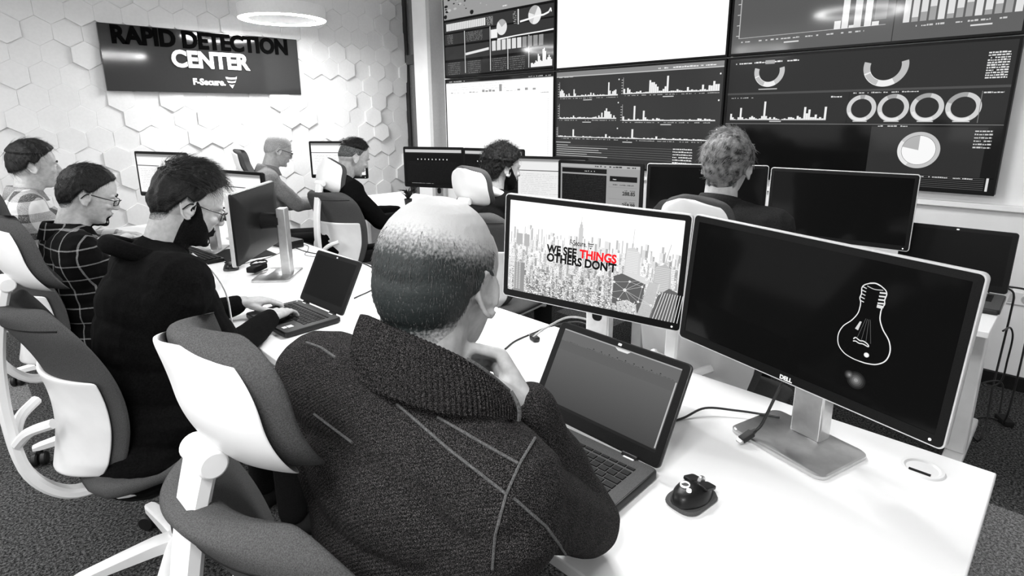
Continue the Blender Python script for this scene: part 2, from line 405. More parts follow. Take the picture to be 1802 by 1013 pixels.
def text_mesh(txt, size, bold=0, align='LEFT', extrude=0):
    cu = bpy.data.curves.new('t', 'FONT'); cu.body = txt; cu.size = size; cu.offset = bold; cu.align_x = align; cu.extrude = extrude
    cu.resolution_u = 4
    o = bpy.data.objects.new('t', cu); COL.objects.link(o); bpy.context.view_layer.update()
    me = bpy.data.meshes.new_from_object(o.evaluated_get(bpy.context.evaluated_depsgraph_get()))
    bpy.data.objects.remove(o); return me
def face_mtx(c, yaw, tilt=0, roll=0):
    """picture plane (x right, y up, z out) -> facing direction yaw, tilted back, rolled"""
    n = V((cos(yaw)*cos(tilt), sin(yaw)*cos(tilt), sin(tilt))); r = V((0, 0, 1)).cross(n).normalized(); u = n.cross(r)
    r, u = r*cos(roll)+u*sin(roll), u*cos(roll)-r*sin(roll)
    m = Matrix((r, u, n)).transposed().to_4x4(); m.translation = V(c); return m
# ------------------------------------------------------------------ the room
XW, YW = 3.92, 5.70           # video wall plane, honeycomb wall plane
struct('floor', M().box(-3.2, XW, -2.6, YW, -.06, 0), 'carpet')
struct('ceiling', M().box(-3.2, XW+.2, -2.6, YW+.2, 3.05, 3.15), 'ceiling')
struct('wall_front', M().box(XW, XW+.12, -2.6, 5.28, 0, 3.05), 'white_paint')
struct('wall_left', M().box(-3.2, 3.93, YW+.001, YW+.12, 0, 3.05), 'white_paint')
# honeycomb relief: every cell a hexagonal prism standing out a little differently
hx = M(); rr = random.Random(3); PW = .186; RH = PW/math.sqrt(3)
row = 0; z = .0
while z < 3.1:
    x = -3.15+(PW/2 if row % 2 else 0)
    while x < 3.95:
        dep = .012+(.020+.012*max(0, x-1.5))*max(0, noise.noise(V((x*2.2, z*2.2, 3))))+(.012+.006*max(0, x-1.2) if rr.random() < .30 else 0)+.003*rr.random(); tx, tz = (rr.random()-.5)*.010, (rr.random()-.5)*.012
        pts = [(min(x+RH*1.0*cos(R(30+60*k)), 3.93), min(max(z+RH*1.0*sin(R(30+60*k)), .0), 3.05)) for k in range(6)]
        if x-PW/2 < 3.9:
            f = [(px, YW-dep-(px-x)/PW*tx*2-(pz-z)/PW*tz*2, pz) for px, pz in pts]
            g = [(px, YW+.004, pz) for px, pz in pts]
            ins = [(x+(px-x)*.965, YW-dep-.0014-(px-x)/PW*tx*2-(pz-z)/PW*tz*2, z+(pz-z)*.965) for px, pz in pts]
            hx.add(f+g+ins, [tuple(range(12, 18))]+[(i, (i+1) % 6, 12+(i+1) % 6, 12+i) for i in range(6)]+[((i+1) % 6, i, 6+i, 6+(i+1) % 6) for i in range(6)])
        x += PW
    z += RH*1.5; row += 1
struct('trim_1', hx, 'hex_white', smooth=False)
bpy.data.objects['trim_1'].name = 'wall_left_honeycomb_panelling'
# dark glazed strip and white pillar between the walls
struct('wall_pillar', M().box(XW-.16, XW, 5.02, 5.27, 0, 3.05), 'white_paint')
struct('trim_2', M().box(XW-.17, XW-.0, 4.965, 5.02, 0, 3.05), 'pillar_grey')
w1 = thing('window_1', 'x', 'x', (XW, 5.45, 0)); del w1['label'], w1['category']; w1['kind'] = 'structure'
obj('window_frame', M().box(XW+.0, XW+.06, 5.62, 5.68, 0, 3.05).box(XW, XW+.06, 5.27, 5.29, 0, 3.05).box(XW, XW+.06, 5.27, 5.65, 2.98, 3.05), 'dark_frame', w1, world=True, smooth=False)
obj('window_rail', M().box(XW-.01, XW+.05, 5.27, 5.64, 2.02, 2.12), 'frame_grey', w1, world=True, smooth=False)
obj('window_pane', M().box(XW+.02, XW+.03, 5.28, 5.64, 0, 3.0), 'glass', w1, world=True, smooth=False)
struct('wall_corridor', M().box(XW+.9, XW+1.0, 4.2, 7.0, 0, 3.05), 'outer')
struct('baseboard_front', M().box(XW-.015, XW, .27, 5.0, 0, .07), 'white_paint', bevel=.003)
struct('trim_3', M().box(XW-.03, XW, -2.6, .265, 0, .075), 'matte_black', bevel=.003)
bpy.data.objects['trim_3'].name = 'baseboard_floor_vent'
struct('trim_4', M().box(XW-.045, XW, -2.6, 4.95, .955, .985), 'white_paint', bevel=.004)
# wall outlet
so = tag(thing('wall_socket', 'x', 'x', (XW, .16, .50)), 'white wall outlet beside the right hand end of the second desk row', 'socket')
p = Pic(.1, .1); obj('plate', M().box(-.012, 0, -.075, .075, -.035, .035), 'plastic_white', so, bevel=.004)
for y in (-.035, .035): obj('outlet', M().lathe([(.001, 0), (.024, 0), (.024, .002), (.018, .0025), (.016, -.004), (.001, -.004)], 20).xf(Matrix.Translation((-.0125, y, 0)) @ Matrix.Rotation(-pi/2, 4, 'Y')), 'pillar_grey', so)
# ring pendants
def ring_lamp(x, y, z, label):
    t = thing('ring_pendant_lamp', label, 'ceiling lamp', (x, y, z), 0, 'ring pendant lamps')
    n = 72; Ro, Ri, H = .34, .268, .10
    obj('housing', M().loft([[V((r*cos(2*pi*k/n), r*sin(2*pi*k/n), zz)) for k in range(n)] for r, zz in ((Ri, 0), (Ri, H), (Ro, H), (Ro, .0))], cap=False), 'lamp_body', t)
    dm = M(); dm.loft([[V((r*cos(2*pi*k/n), r*sin(2*pi*k/n), zz)) for k in range(n)] for r, zz in ((Ri, .004), (Ri+.008, -.004), (Ro-.008, -.004), (Ro, .004))], cap=False)
    obj('diffuser', dm, 'ring_light', t, smooth='all')
    obj('ceiling_rose', M().lathe([(.05, 3.05-z), (.05, 3.02-z), (.001, 3.015-z)], 24), 'lamp_body', t)
    for k in range(3):
        a = R(30+120*k); obj('suspension_wire', M().sweep([((Ri+.03)*cos(a), (Ri+.03)*sin(a), H), (.02*cos(a), .02*sin(a), 3.03-z)], .0012, 6), 'silver', t)
    return t
ring_lamp(2.19, 4.88, 2.235, 'white ring shaped pendant lamp hanging before the honeycomb wall')
ring_lamp(1.95, 1.60, 2.29, 'white ring shaped pendant lamp seen only mirrored in the upper right video screen')
ring_lamp(-.9, 3.6, 2.35, 'white ring shaped pendant lamp over the aisle behind the near desks')
ring_lamp(-.6, .2, 2.45, 'white ring shaped pendant lamp above and behind the bald man in the sweater')
# sign on the honeycomb wall
sg = thing('wall_sign', 'dark glossy wall sign reading RAPID DETECTION CENTER on the honeycomb wall', 'sign', (1.84, YW-.055, 1.67))
SW, SH = 1.61, .515
sm = face_mtx((0, 0, SH/2), -pi/2)
obj('sign_board', M().box(-SW/2, SW/2, -.012, .02, 0, SH), 'sign', sg, bevel=.002)
def letters(txt, size, u, v, bold, mt, name, ex=.006, sx=1.0):
    me = text_mesh(txt, size, bold, 'CENTER', ex)
    me.transform(sm @ Matrix.Translation((u, v, .012+ex)) @ Matrix.Diagonal((sx, 1, 1, 1))); return obj(name, me, mt, sg, smooth=False)
letters('RAPID DETECTION', .186, -.01, .115, .0075, 'sign_black', 'lettering', sx=.90)['label'] = 'black letters RAPID DETECTION'
letters('CENTER', .186, .0, -.045, .0075, 'mark', 'lettering', sx=.92)['label'] = 'white letters CENTER'
letters('F-Secure.', .072, -.035, -.19, .003, 'mark', 'lettering', .003)['label'] = 'small white letters F-Secure'
lg = Pic(.10, .10); lg.m = M(); lg.c = []; lg.shield(.5, .5, .5, .9)
me = M(); me.v, me.f, me.mi = lg.m.v, lg.m.f, lg.m.mi
obj('shield_emblem', me.xf(sm @ Matrix.Translation((.155, -.165, .0145))), 'mark', sg, smooth=False)
# ------------------------------------------------------------------ video wall: six displays
YS = [4.872, 3.357, 1.829, .326]; ZS = [1.028, 1.826, 2.624]; XS = 3.85
def display(col, rw, label):
    y0, y1 = YS[col], YS[col+1]; z0, z1 = ZS[rw], ZS[rw+1]; w, h = y0-y1-.012, z1-z0-.010
    t = thing('video_wall_display', label, 'screen', (XW, (y0+y1)/2, z0+.005), 0, None)
    d = XW-XS
    obj('casing', M().box(-d+.004, -.001, -w/2, w/2, 0, h), 'bezel', t, bevel=.004)
    obj('bezel', M().loft([[V((x, sy*(w/2-i), sz)) for sy, sz in ((1, i), (1, h-i), (-1, h-i), (-1, i))] for x, i in ((-d+.004, 0), (-d, 0), (-d, .013), (-d+.006, .013))], cap=False), 'bezel', t, smooth=False)
    p = Pic(w-.026, h-.026, {(0, 1): .035, (0, 0): 1.1, (1, 1): 1.25, (1, 0): .04, (2, 1): .10, (2, 0): .010}[(col, rw)])
    r = random.Random(col*7+rw)
    if (col, rw) == (0, 1):
        p.warp = [(0, 0), (.085, .197), (.17, .394), (.285, .547), (.405, .70), (.5, .78), (1, 1)]
        p.rect(0, .43, 1, 1, .33); p.poly([(0, .43), (0, .40), (1, .40), (1, .43)], .004)
        for k in range(60):
            u, v = r.random(), .47+.5*r.random()
            if noise.noise(V((u*4, v*4, 0))) > -.05: p.disc(u, v, .008+.035*r.random(), .01 if r.random() < .6 else .5, n=7)
        for v in (.405, .285, .17, .085, .0): p.rect(0, v-.006, 1, v+.008, .002)
        p.rect(.02, .31, .42, .38, .75)
        for k in range(22): p.rect(.02+k*.018, .31, .023+k*.018, .38, .2)
        for k in range(8): p.scribble(.43, .49, .305+k*.010, .006, .5, k)
        wp, p.warp = p.warp, None; p.disc(.85, .60, .10, .85, n=40); p.disc(.85, .60, .10, .45, 60, 160); p.disc(.85, .60, .10, .6, 200, 250)
        p.disc(.57, .525, .09, .8); p.disc(.57, .525, .09, .45, 30, 130); p.warp = wp
        p.scribble(.58, .62, .468, .016, .8, 5, .95)
        for k in range(8): p.scribble(.97, 1, .44+.015*k, .007, .5, k)
        for u in (.21, .46, .62, .80): p.rect(u, .015, u+.006, .17 if u > .5 else .29, .75)
        p.rect(.71, .27, .72, .40, .8)
        for k in range(7): p.scribble(.67, .70, .28+.016*k, .008, .5, k)
        p.line([(.73, .29), (.80, .30), (.86, .315), (.92, .315), (.96, .33), (.975, .36), (.98, .33)], .012, .95)
        for u in (.03, .23): 
            for k in range(8): p.scribble(u, u+.16 if u > .1 else u+.06, .19+.011*k, .005, .28, k)
        p.rect(.47, .185, .53, .26, .9); p.line([(.22, .115), (.45, .13)], .01, .8)
        p.line([(.53, .17), (.7, .18), (.9, .185), (1, .19)], .008, .9)
        for k in range(10): p.rect(.48+k*.045, .115, .515+k*.045, .165, .75 if k < 6 else .3)
        for c_ in (.03, .24, .48, .64):
            for k in range(7): p.scribble(c_, c_+.13, .012+.010*k, .004, .22, k)
        p.bars(.82, .99, .015, [.02, .02, .015, .02, .03, .025, .06, .05, .03, .025, .08, .085, .07, .03, .04, .05, .04, .03], .92, .0)
        p.rect(0, 0, 1, .006, .002)
    elif (col, rw) == (0, 0):
        p.rect(0, .965, 1, 1, .012); p.scribble(.02, .2, .975, .012, .6, 2); p.scribble(.8, .98, .975, .012, .5, 3)
        p.rect(0, .955, 1, .965, .5)
        for k in range(3): p.scribble(.02, .6, .93-.03*k, .008, .7, k)
        p.bars(.05, .9, .83, [.01, .004, .004, 0, .004, .0, .012, .010, .006, 0, .03, .02, .028, .022, 0, .085, 0, .006, .004, .003, .02, 0, .028, 0, .02, 0], .35, .25)
        p.scribble(.9, .98, .79, .012, .5, 9)
        for k in range(36): p.rect(.02, .05+.019*k, .97 if k % 7 else .6, .052+.019*k, .93)
        for k in range(34): p.rect(.955, .06+.02*k, .965, .066+.02*k, .75)
    elif (col, rw) == (1, 1):
        for k in range(40): p.rect(.03, .3+.017*k, .5+.45*r.random(), .302+.017*k, 1.02)
        p.rect(.0, .985, 1, 1, .1)
    elif (col, rw) == (1, 0):
        p.rect(0, .955, 1, 1, .25); p.rect(0, .945, 1, .955, .55); p.scribble(.66, .97, .965, .014, .85, 4); p.scribble(.02, .12, .94, .01, .6, 5)
        def chart(u0, u1, v0, n, peaks, amp, seed):
            rc = random.Random(seed); hs = [amp*(.04+.10*rc.random()*rc.random()) for _ in range(n)]
            for pos, hh in peaks: hs[int(pos*n)] = amp*hh
            p.rect(u0, v0-.004, u1, v0, .6); p.bars(u0, u1, v0, hs, .9, .08); p.rect(u0-.004, v0, u0-.001, v0+amp, .35)
            for k in range(6): p.rect(u0-.014, v0+amp*k/6, u0-.004, v0+amp*k/6+.006, .5)
            p.scribble(u0, u1, v0-.022, .008, .5, seed, .6); p.rect((u0+u1)/2-.03, v0-.042, (u0+u1)/2+.03, v0-.034, .7)
        p2 = [(0, .4), (.03, .5), (.05, .42), (.09, .25), (.12, .15), (.16, .22), (.27, .48), (.29, .2), (.40, .1), (.55, .22), (.60, .18), (.86, .82), (.88, .3), (.91, .3), (.93, .25), (.95, .3), (.97, .35)]
        chart(.025, .425, .735, 44, p2, .16, 1)
        p3 = [(.02, .3), (.05, .35), (.07, .25), (.19, .15), (.30, .75), (.33, .62), (.35, .62), (.37, .5), (.39, .35), (.44, .2), (.46, .35), (.48, .95), (.60, .15), (.70, .25), (.85, .35), (.9, .3), (.92, .28), (.94, .52), (.96, .35), (.98, .35)]
        chart(.46, .985, .745, 48, p3, .16, 2)
        p4 = [(.02, .1), (.08, .1), (.25, .2), (.45, .1), (.72, .2), (.76, .38), (.8, .22), (.82, .5), (.84, .65), (.86, .45), (.88, .45), (.9, .28), (.95, .2)]
        chart(.025, .42, .50, 40, p4, .16, 3)
        chart(.46, .975, .48, 46, [(.02, .25), (.15, .9), (.25, .6), (.28, .2), (.4, .15)], .16, 4)
        chart(.015, .975, .30, 80, [(.12, .75), (.13, .1), (.30, .08), (.36, .35), (.38, .15), (.53, .85), (.65, .1), (.68, .25), (.82, .12), (.84, .1)], .11, 5)
        for u in (.43, .985):
            for v in (.89, .66, .40): p.disc(u, v, .008, .9, n=8)
        p.rect(0, .235, .11, .243, .6)
        for k, L in enumerate((.09, .37, .31, .33, .23, .37)): p.rect(.005, .205-.023*k, L, .212-.023*k, .55); p.rect(L, .207-.023*k, .76, .210-.023*k, .2)
        for k in range(6): p.scribble(.765, .87, .205-.026*k, .013, .8, k, .95)
        p.rect(0, .055, .06, .063, .6)
    elif (col, rw) == (2, 1):
        p.rect(.03, .12, .034, .9, .5); p.rect(.03, .12, .60, .124, .5)
        for k in range(9): p.rect(.018, .14+.085*k, .03, .146+.085*k, .6)
        p.line([(.03, .50), (.2, .49), (.4, .475), (.60, .46), (.62, .53)], .007, .8)
        p.bars(.42, .58, .12, [.06, .44, .02, .0, .32, .03], .8, .12); p.rect(.49, .12, .515, .7, .7); p.rect(.56, .16, .60, .80, .22)
        p.rect(.625, 0, .628, 1, .02)
        for k in range(30):
            u = .655+k*.0265; p.rect(u, .12, u+.020, .80+.03*r.random(), .75); p.rect(u, .12, u+.020, .12+.03*(k % 4), .35)
            p.rect(u, .33+.02*(k % 3), u+.020, .36+.02*(k % 3), .95); p.rect(u, .55, u+.020, .57, .45)
        for u0 in (.03, .66): p.scribble(u0, u0+(.5 if u0 < .5 else .3), .085, .012, .6, int(u0*9), .6); p.rect(u0+.2, .055, u0+.26, .065, .7)
    else:
        p.scribble(.02, .30, .955, .014, .85, 8); p.rect(.16, .945, .20, .975, .4)
        p.rect(0, .70, 1, .705, .003); p.rect(0, .455, 1, .462, .003)
        for u, v, ro, ri in ((.18, .885, .125, .085), (.62, .875, .145, .10)):
            p.ring(u, v, ri, ro, .5 if u > .5 else .55, 165, 375); p.ring(u, v, ri, ro, .85, 200, 300); p.ring(u, v, ri+.004, ro-.004, .5, 205, 250); p.rect(u-.04, v-ro-.022, u+.04, v-ro-.014, .55)
        for k in range(11): p.scribble(.925, .985, .76+.016*k, .011, .75, k, .95)
        p.rect(0, .70, 1, .716, .06); p.rect(0, .455, 1, .458, .3)
        p.bars(.02, .43, .49, [.05, .02, .005, 0, .02, .10, .02, .005, .01, .005, .02, .03, .02, .01, .005, .01, .03, .15, .03, .01, .02, .005, .02, .01, .005, 0, .005, .01, .005, .02, .02, .015, .005, .03, .02, .01, .10, .05, .08, .02, .02, .04, .01, .02, .01, .10], .85, .05)
        p.rect(.02, .486, .43, .49, .5); p.rect(.20, .472, .25, .480, .6); p.scribble(.44, .48, .66, .014, .8, 7, 1); p.scribble(.02, .12, .67, .008, .5, 3)
        p.rect(.505, .462, .508, .70, .003); p.scribble(.52, .75, .685, .010, .6, 12)
        for k in range(4):
            u = .555+.108*k; p.ring(u, .575, .070, .10, .62); p.ring(u, .575, .070, .10, .35, 80, 100+20*k); p.ring(u, .575, .076, .094, .8, 200, 300); p.rect(u-.025, .475, u+.025, .482, .6)
        p.scribble(.93, .985, .665, .01, .7, 5, 1); p.rect(.925, .47, .927, .68, .2)
        p.rect(0, 0, .60, .45, .0015)
        p.rect(.60, .10, .96, .44, .03); p.scribble(.61, .72, .44, .01, .6, 6)
        p.ring(.765, .275, .105, .13, .55); p.ring(.765, .275, .105, .13, .8, 150, 240); p.disc(.765, .275, .103, .95); p.disc(.765, .275, .103, .45, 90, 168)
        for k in range(6): p.scribble(.925, .975, .41-.022*k, .011, .6, k, .95)
        p.rect(.60, .095, 1, .10, .002)
        for k in range(7): p.rect(.61, .015+.013*k, .975, .018+.013*k, .12); p.scribble(.61, .69, .015+.013*k, .006, .5 if k > 4 else .0, k)
        p.scribble(.64, .95, .085, .008, .7, 31); p.rect(.98, .01, .987, .10, .7)
    p.build(t, face_mtx((-d-.0008+.004, 0, h/2), pi))
    return t
display(0, 1, 'upper left video wall screen with a map over dark charts and pies')
display(0, 0, 'lower left video wall screen, nearly white with a row of small grey bars')
display(1, 1, 'upper middle video wall screen showing a plain bright white page')
display(1, 0, 'lower middle video wall screen with rows of white bar charts on grey')
display(2, 1, 'upper right video wall screen with large bar charts on grey')
display(2, 0, 'lower right video wall screen with ring charts and one big pie on black')
# ------------------------------------------------------------------ desks
DZ = .70
def desk(x0, x1, y0, y1, label, group=None, grommets=()):
    t = thing('desk', label, 'desk', ((x0+x1)/2, (y0+y1)/2, 0), 0, group); W_, L = x1-x0, y1-y0
    obj('tabletop', M().box(-W_/2, W_/2, -L/2, L/2, DZ-.025, DZ), 'desk', t, bevel=.003)
    obj('frame_rail', M().box(-.03, .03, -L/2+.12, L/2-.12, DZ-.065, DZ-.026).box(-W_/2+.1, W_/2-.1, -L/2+.05, -L/2+.09, DZ-.05, DZ-.026).box(-W_/2+.1, W_/2-.1, L/2-.09, L/2-.05, DZ-.05, DZ-.026), 'matte_black', t, smooth=False)
    for sy in (-1, 1):
        y = sy*(L/2-.06)
        lg_ = obj('leg', M().box(-.05, .05, y-.035, y+.035, .04, DZ-.03), 'plastic_white', t, bevel=.006)
        obj('foot', M().box(-W_/2+.03, W_/2-.03, y-.035, y+.035, .0, .04), 'plastic_white', lg_, bevel=.008)
    for gx, gy in grommets:
        g = obj('cable_grommet', M().lathe([(.001, DZ+.0005), (.030, DZ+.0005), (.034, DZ+.004), (.040, DZ+.004), (.042, DZ)], 36, (gx-(x0+x1)/2, gy-(y0+y1)/2, 0)), 'plastic_white', t)
        obj('cable_slot', M().box(gx-(x0+x1)/2-.022, gx-(x0+x1)/2-.012, gy-(y0+y1)/2-.018, gy-(y0+y1)/2+.022, DZ+.0003, DZ+.0012), 'matte_black', g, smooth=False)
    return t
X0, X1 = .655, 1.507
desk(X0, X1, .038, 1.60, 'white desk nearest the camera, under the bald man and the two large monitors', 'white desks of the near row', [(1.412, .155)])
desk(X0, X1, 1.605, 3.20, 'white desk under the laptop of the bearded man in the black hoodie', 'white desks of the near row')
desk(X0, X1, 3.205, 4.80, 'white desk of the near row closest to the honeycomb wall', 'white desks of the near row')
desk(2.53, 3.33, .16, 1.76, 'white desk at the right end of the far row under dark monitors', 'white desks of the far row')
desk(2.53, 3.33, 1.765, 3.365, 'white desk of the far row behind the city picture monitor', 'white desks of the far row')
desk(2.53, 3.33, 3.37, 4.97, 'white desk of the far row nearest the white pillar', 'white desks of the far row')
# ------------------------------------------------------------------ office chairs
def chair_proto():
    t = thing('office_chair', 'x', 'office chair')
    # five star base, casters
    b = M(); b.lathe([(.001, .075), (.034, .075), (.04, .09), (.036, .135), (.001, .135)], 24)
    for k in range(5):
        a = R(72*k+20); d = V((cos(a), sin(a), 0)); s_ = V((-sin(a), cos(a), 0)); rings = []
        for r_, w, z0, z1 in ((.01, .030, .085, .13), (.08, .028, .085, .128), (.18, .024, .078, .112), (.28, .020, .070, .095), (.305, .014, .070, .088)):
            rings.append([d*r_+s_*(w*x)+V((0, 0, z)) for x, z in ((-1, z0), (1, z0), (1, z1-.006), (.7, z1), (-.7, z1), (-1, z1-.006))])
        b.loft(rings)
    obj('star_base', b, 'plastic_white', t)
    for k in range(5):
        a = R(72*k+20); d = V((cos(a), sin(a), 0))*.285; c = M()
        for q in (-1, 1):
            mm = M().lathe([(.001, -.012), (.024, -.012), (.029, -.006), (.029, .006), (.022, .012), (.001, .012)], 20)
            c.join(mm, Matrix.Translation(d+V((0, 0, .029))) @ Matrix.Rotation(a+R(40*k), 4, 'Z') @ Matrix.Translation((.012, q*.016, 0)) @ Matrix.Rotation(pi/2, 4, 'X'))
        c.cap(d+V((0, 0, .035)), d+V((0, 0, .072)), .012, .012, 10)
        obj('caster', c, 'rubber', t)
    obj('gas_lift', M().lathe([(.001, .13), (.028, .13), (.028, .27), (.018, .275), (.018, .40), (.001, .40)], 20), 'plastic_black', t)
    obj('tilt_mechanism', M().box(-.20, .07, -.055, .055, .385, .43), 'plastic_white', t, bevel=.015, seg=3)
    # seat: thick rounded cushion on a white pan
    def cushion(w0, w1, L, z, th, seg=20):
        mm = M(); rings = []
        for i in range(seg+1):
            t_ = i/seg; x = -L/2+L*t_; e = max(0, 1-(2*t_-1)**6)**.5; w = (w0+(w1-w0)*t_)/2*(.62+.38*e); drop = -.045*max(0, t_-.72)**2/.0784-.02*e*0
            rings.append([V((x, w*math.copysign(abs(cos(a))**.55, cos(a)), z+drop+th/2*(.35+.65*e)*math.copysign(abs(sin(a))**.7, sin(a)))) for a in [2*pi*k/28 for k in range(28)]])
        return mm.loft(rings)
    obj('seat', cushion(.44, .50, .47, .475, .075), 'fabric', t, smooth='all')
    obj('seat_pan', cushion(.38, .44, .40, .437, .035), 'plastic_white', t, smooth='all')
    # backrest surface: s sideways -1..1, q up 0..1
    def BX(s, q):   # curve of the back: lumbar bulge, wings come forward
        return -.235-.035*q-.045*(q-.35)**2*4+.075*s*s+.02*sin(q*pi)
    def BW(q): return lerp_tab([(0, .15), (.08, .185), (.3, .215), (.6, .232), (.85, .225), (.95, .19), (1, .13)], q)
    def back(q0, q1, off, th, wk=1, nq=22, ns=18, top=1.0):
        mm = M(); F_, B_ = [], []
        for i in range(nq+1):
            q = q0+(q1-q0)*i/nq
            for j in range(ns+1):
                s = -1+2*j/ns; y = s*BW(q)*wk; z = .50+.50*q
                F_.append(V((BX(s, q)+off+th/2*(1-abs(s)**4*.8), y, z))); B_.append(V((BX(s, q)+off-th/2*(1-abs(s)**4*.8), y, z)))
        n = ns+1; fs = []
        N = len(F_)
        for i in range(nq):
            for j in range(ns):
                a = i*n+j; fs.append((a, a+1, a+n+1, a+n)); fs.append((N+a, N+a+n, N+a+n+1, N+a+1))
        for i in range(nq):
            a = i*n; fs.append((a, a+n, N+a+n, N+a)); a = i*n+ns; fs.append((a+n, a, N+a, N+a+n))
        for j in range(ns):
            fs.append((j+1, j, N+j, N+j+1)); a = nq*n+j; fs.append((a, a+1, N+a+1, N+a))
        return mm.add(F_+B_, fs)
    bk = obj('backrest', back(0, 1, .018, .06), 'fabric', t, smooth='all', subsurf=1)
    obj('back_shell', back(.0, .60, -.018, .016, .92), 'plastic_white', t, smooth='all', subsurf=1)
    pipe = [V((BX(s, .9)+.018-.0290*(1-abs(s)**4*.8), s*BW(.9), .50+.50*.9)) for s in [-.93+1.86*k/20 for k in range(21)]]
    obj('seam', M().sweep(pipe, .0022, 6), 'matte_black', bk)
    # rear spine that carries back and headrest
    sp = curve_pts([(-.15, 0, .405), (-.26, 0, .42), (-.335, 0, .52), (-.352, 0, .68), (-.345, 0, .84), (-.322, 0, .97), (-.30, 0, 1.05)], 6)
    rings = []
    for i, p in enumerate(sp):
        d = (sp[min(i+1, len(sp)-1)]-sp[max(i-1, 0)]).normalized(); nrm = V((0, 1, 0)).cross(d).normalized(); f = i/(len(sp)-1)
        w = .028-.012*sin(f*pi)*.6; th = .014
        rings.append([p+V((0, 1, 0))*w*x+nrm*th*y for x, y in ((-1, -.5), (-.7, -1), (.7, -1), (1, -.5), (1, .5), (.7, 1), (-.7, 1), (-1, .5))])
    obj('spine', M().loft(rings), 'plastic_white', t)
    ar = M()
    for sy in (-1, 1): ar.sweep(curve_pts([(-.345, sy*.02, .62), (-.32, sy*.06, .66), (-.275, sy*.10, .68)], 5), .014, 8)
    obj('spine_bracket', ar, 'plastic_white', t)
    hg = M().cap((-.297, -.034, 1.050), (-.297, .034, 1.050), .018, .019, 24, flat=True)
    h = obj('headrest_hinge', hg, 'plastic_white', t, bevel=.003)
    # headrest: strongly rolled cushion in front of a white shell
    def HR(off, th, sw, q0=0, q1=1, nq=20, ns=20):
        mm = M(); F_, B_ = [], []
        for i in range(nq+1):
            q = q0+(q1-q0)*i/nq; e = max(0.0, 1-abs(2*(q-q0)/(q1-q0)-1)**3.4)**.5
            for j in range(ns+1):
                s = -1+2*j/ns; y = s*sw*(.40+.60*e)
                cx = -.288+.052*s*s+(.028*(q-.5)**2*4-.034*q-.16*max(0, q-.55)**2); cz = 1.040+.18*q-.012*s*s
                k_ = th/2*(1-.75*abs(s)**5)*(.35+.65*e)
                F_.append(V((cx+off+k_, y, cz))); B_.append(V((cx+off-k_, y, cz)))
        n = ns+1; fs = []; N = len(F_)
        for i in range(nq):
            for j in range(ns):
                a = i*n+j; fs.append((a, a+1, a+n+1, a+n)); fs.append((N+a, N+a+n, N+a+n+1, N+a+1))
        for i in range(nq):
            a = i*n; fs.append((a, a+n, N+a+n, N+a)); a = i*n+ns; fs.append((a+n, a, N+a, N+a+n))
        for j in range(ns):
            fs.append((j+1, j, N+j, N+j+1)); a = nq*n+j; fs.append((a, a+1, N+a+1, N+a))
        return mm.add(F_+B_, fs)
    obj('headrest_cushion', HR(.026, .05, .121, -.06, 1.03), 'fabric', t, smooth='all', subsurf=1)
    obj('headrest_shell', HR(-.005, .012, .116, -.06, .97), 'plastic_white', t, smooth='all', subsurf=1)
    return t
CH = chair_proto(); used = []
def chair(hx_, hy, deg, label, turn=0, tilt=0):
    """hx_, hy: where the chair's base stands"""
    c = CH if not used else copy_tree(CH); used.append(1)
    c.location = (hx_, hy, 0); c.rotation_euler = (0, 0, R(deg)); tag(c, label, 'office chair', 'grey and white office chairs with headrests')
    if turn or tilt:
        for ch in children(c):
            if ch.name.startswith('headrest_c') or ch.name.startswith('headrest_s'):
                P = Matrix.Translation((-.295, 0, 1.04)) @ Matrix.Rotation(R(turn), 4, 'Z') @ Matrix.Rotation(R(tilt), 4, 'Y') @ Matrix.Translation((.295, 0, -1.04))
                ch.matrix_local = P
    return c
CHAIRS = [
 (.468, .732, 2, 'grey and white office chair in the foreground behind the bald man', -4, 0),
 (.36, 1.93, 4, 'office chair under the bearded man in the black hoodie', 0, 0),
 (.37, 2.95, 4, 'office chair under the man in the dark plaid shirt at the left edge', 0, 0),
 (.38, 4.0, 3, 'office chair under the young man in the light checked shirt', 0, 0),
 (1.86, 4.45, -25, 'office chair under the man in the light grey shirt with black glasses', 0, 0),
 (1.95, 3.46, 14, 'office chair with tipped headrest under the man in the black jacket', 0, 30),
 (2.08, 2.20, 12, 'office chair under the curly haired man in front of the white lower screen', 0, 0),
 (1.88, .86, 4, 'office chair under the fair haired man seen from behind', 0, 0),
]
for a in CHAIRS: chair(*a)
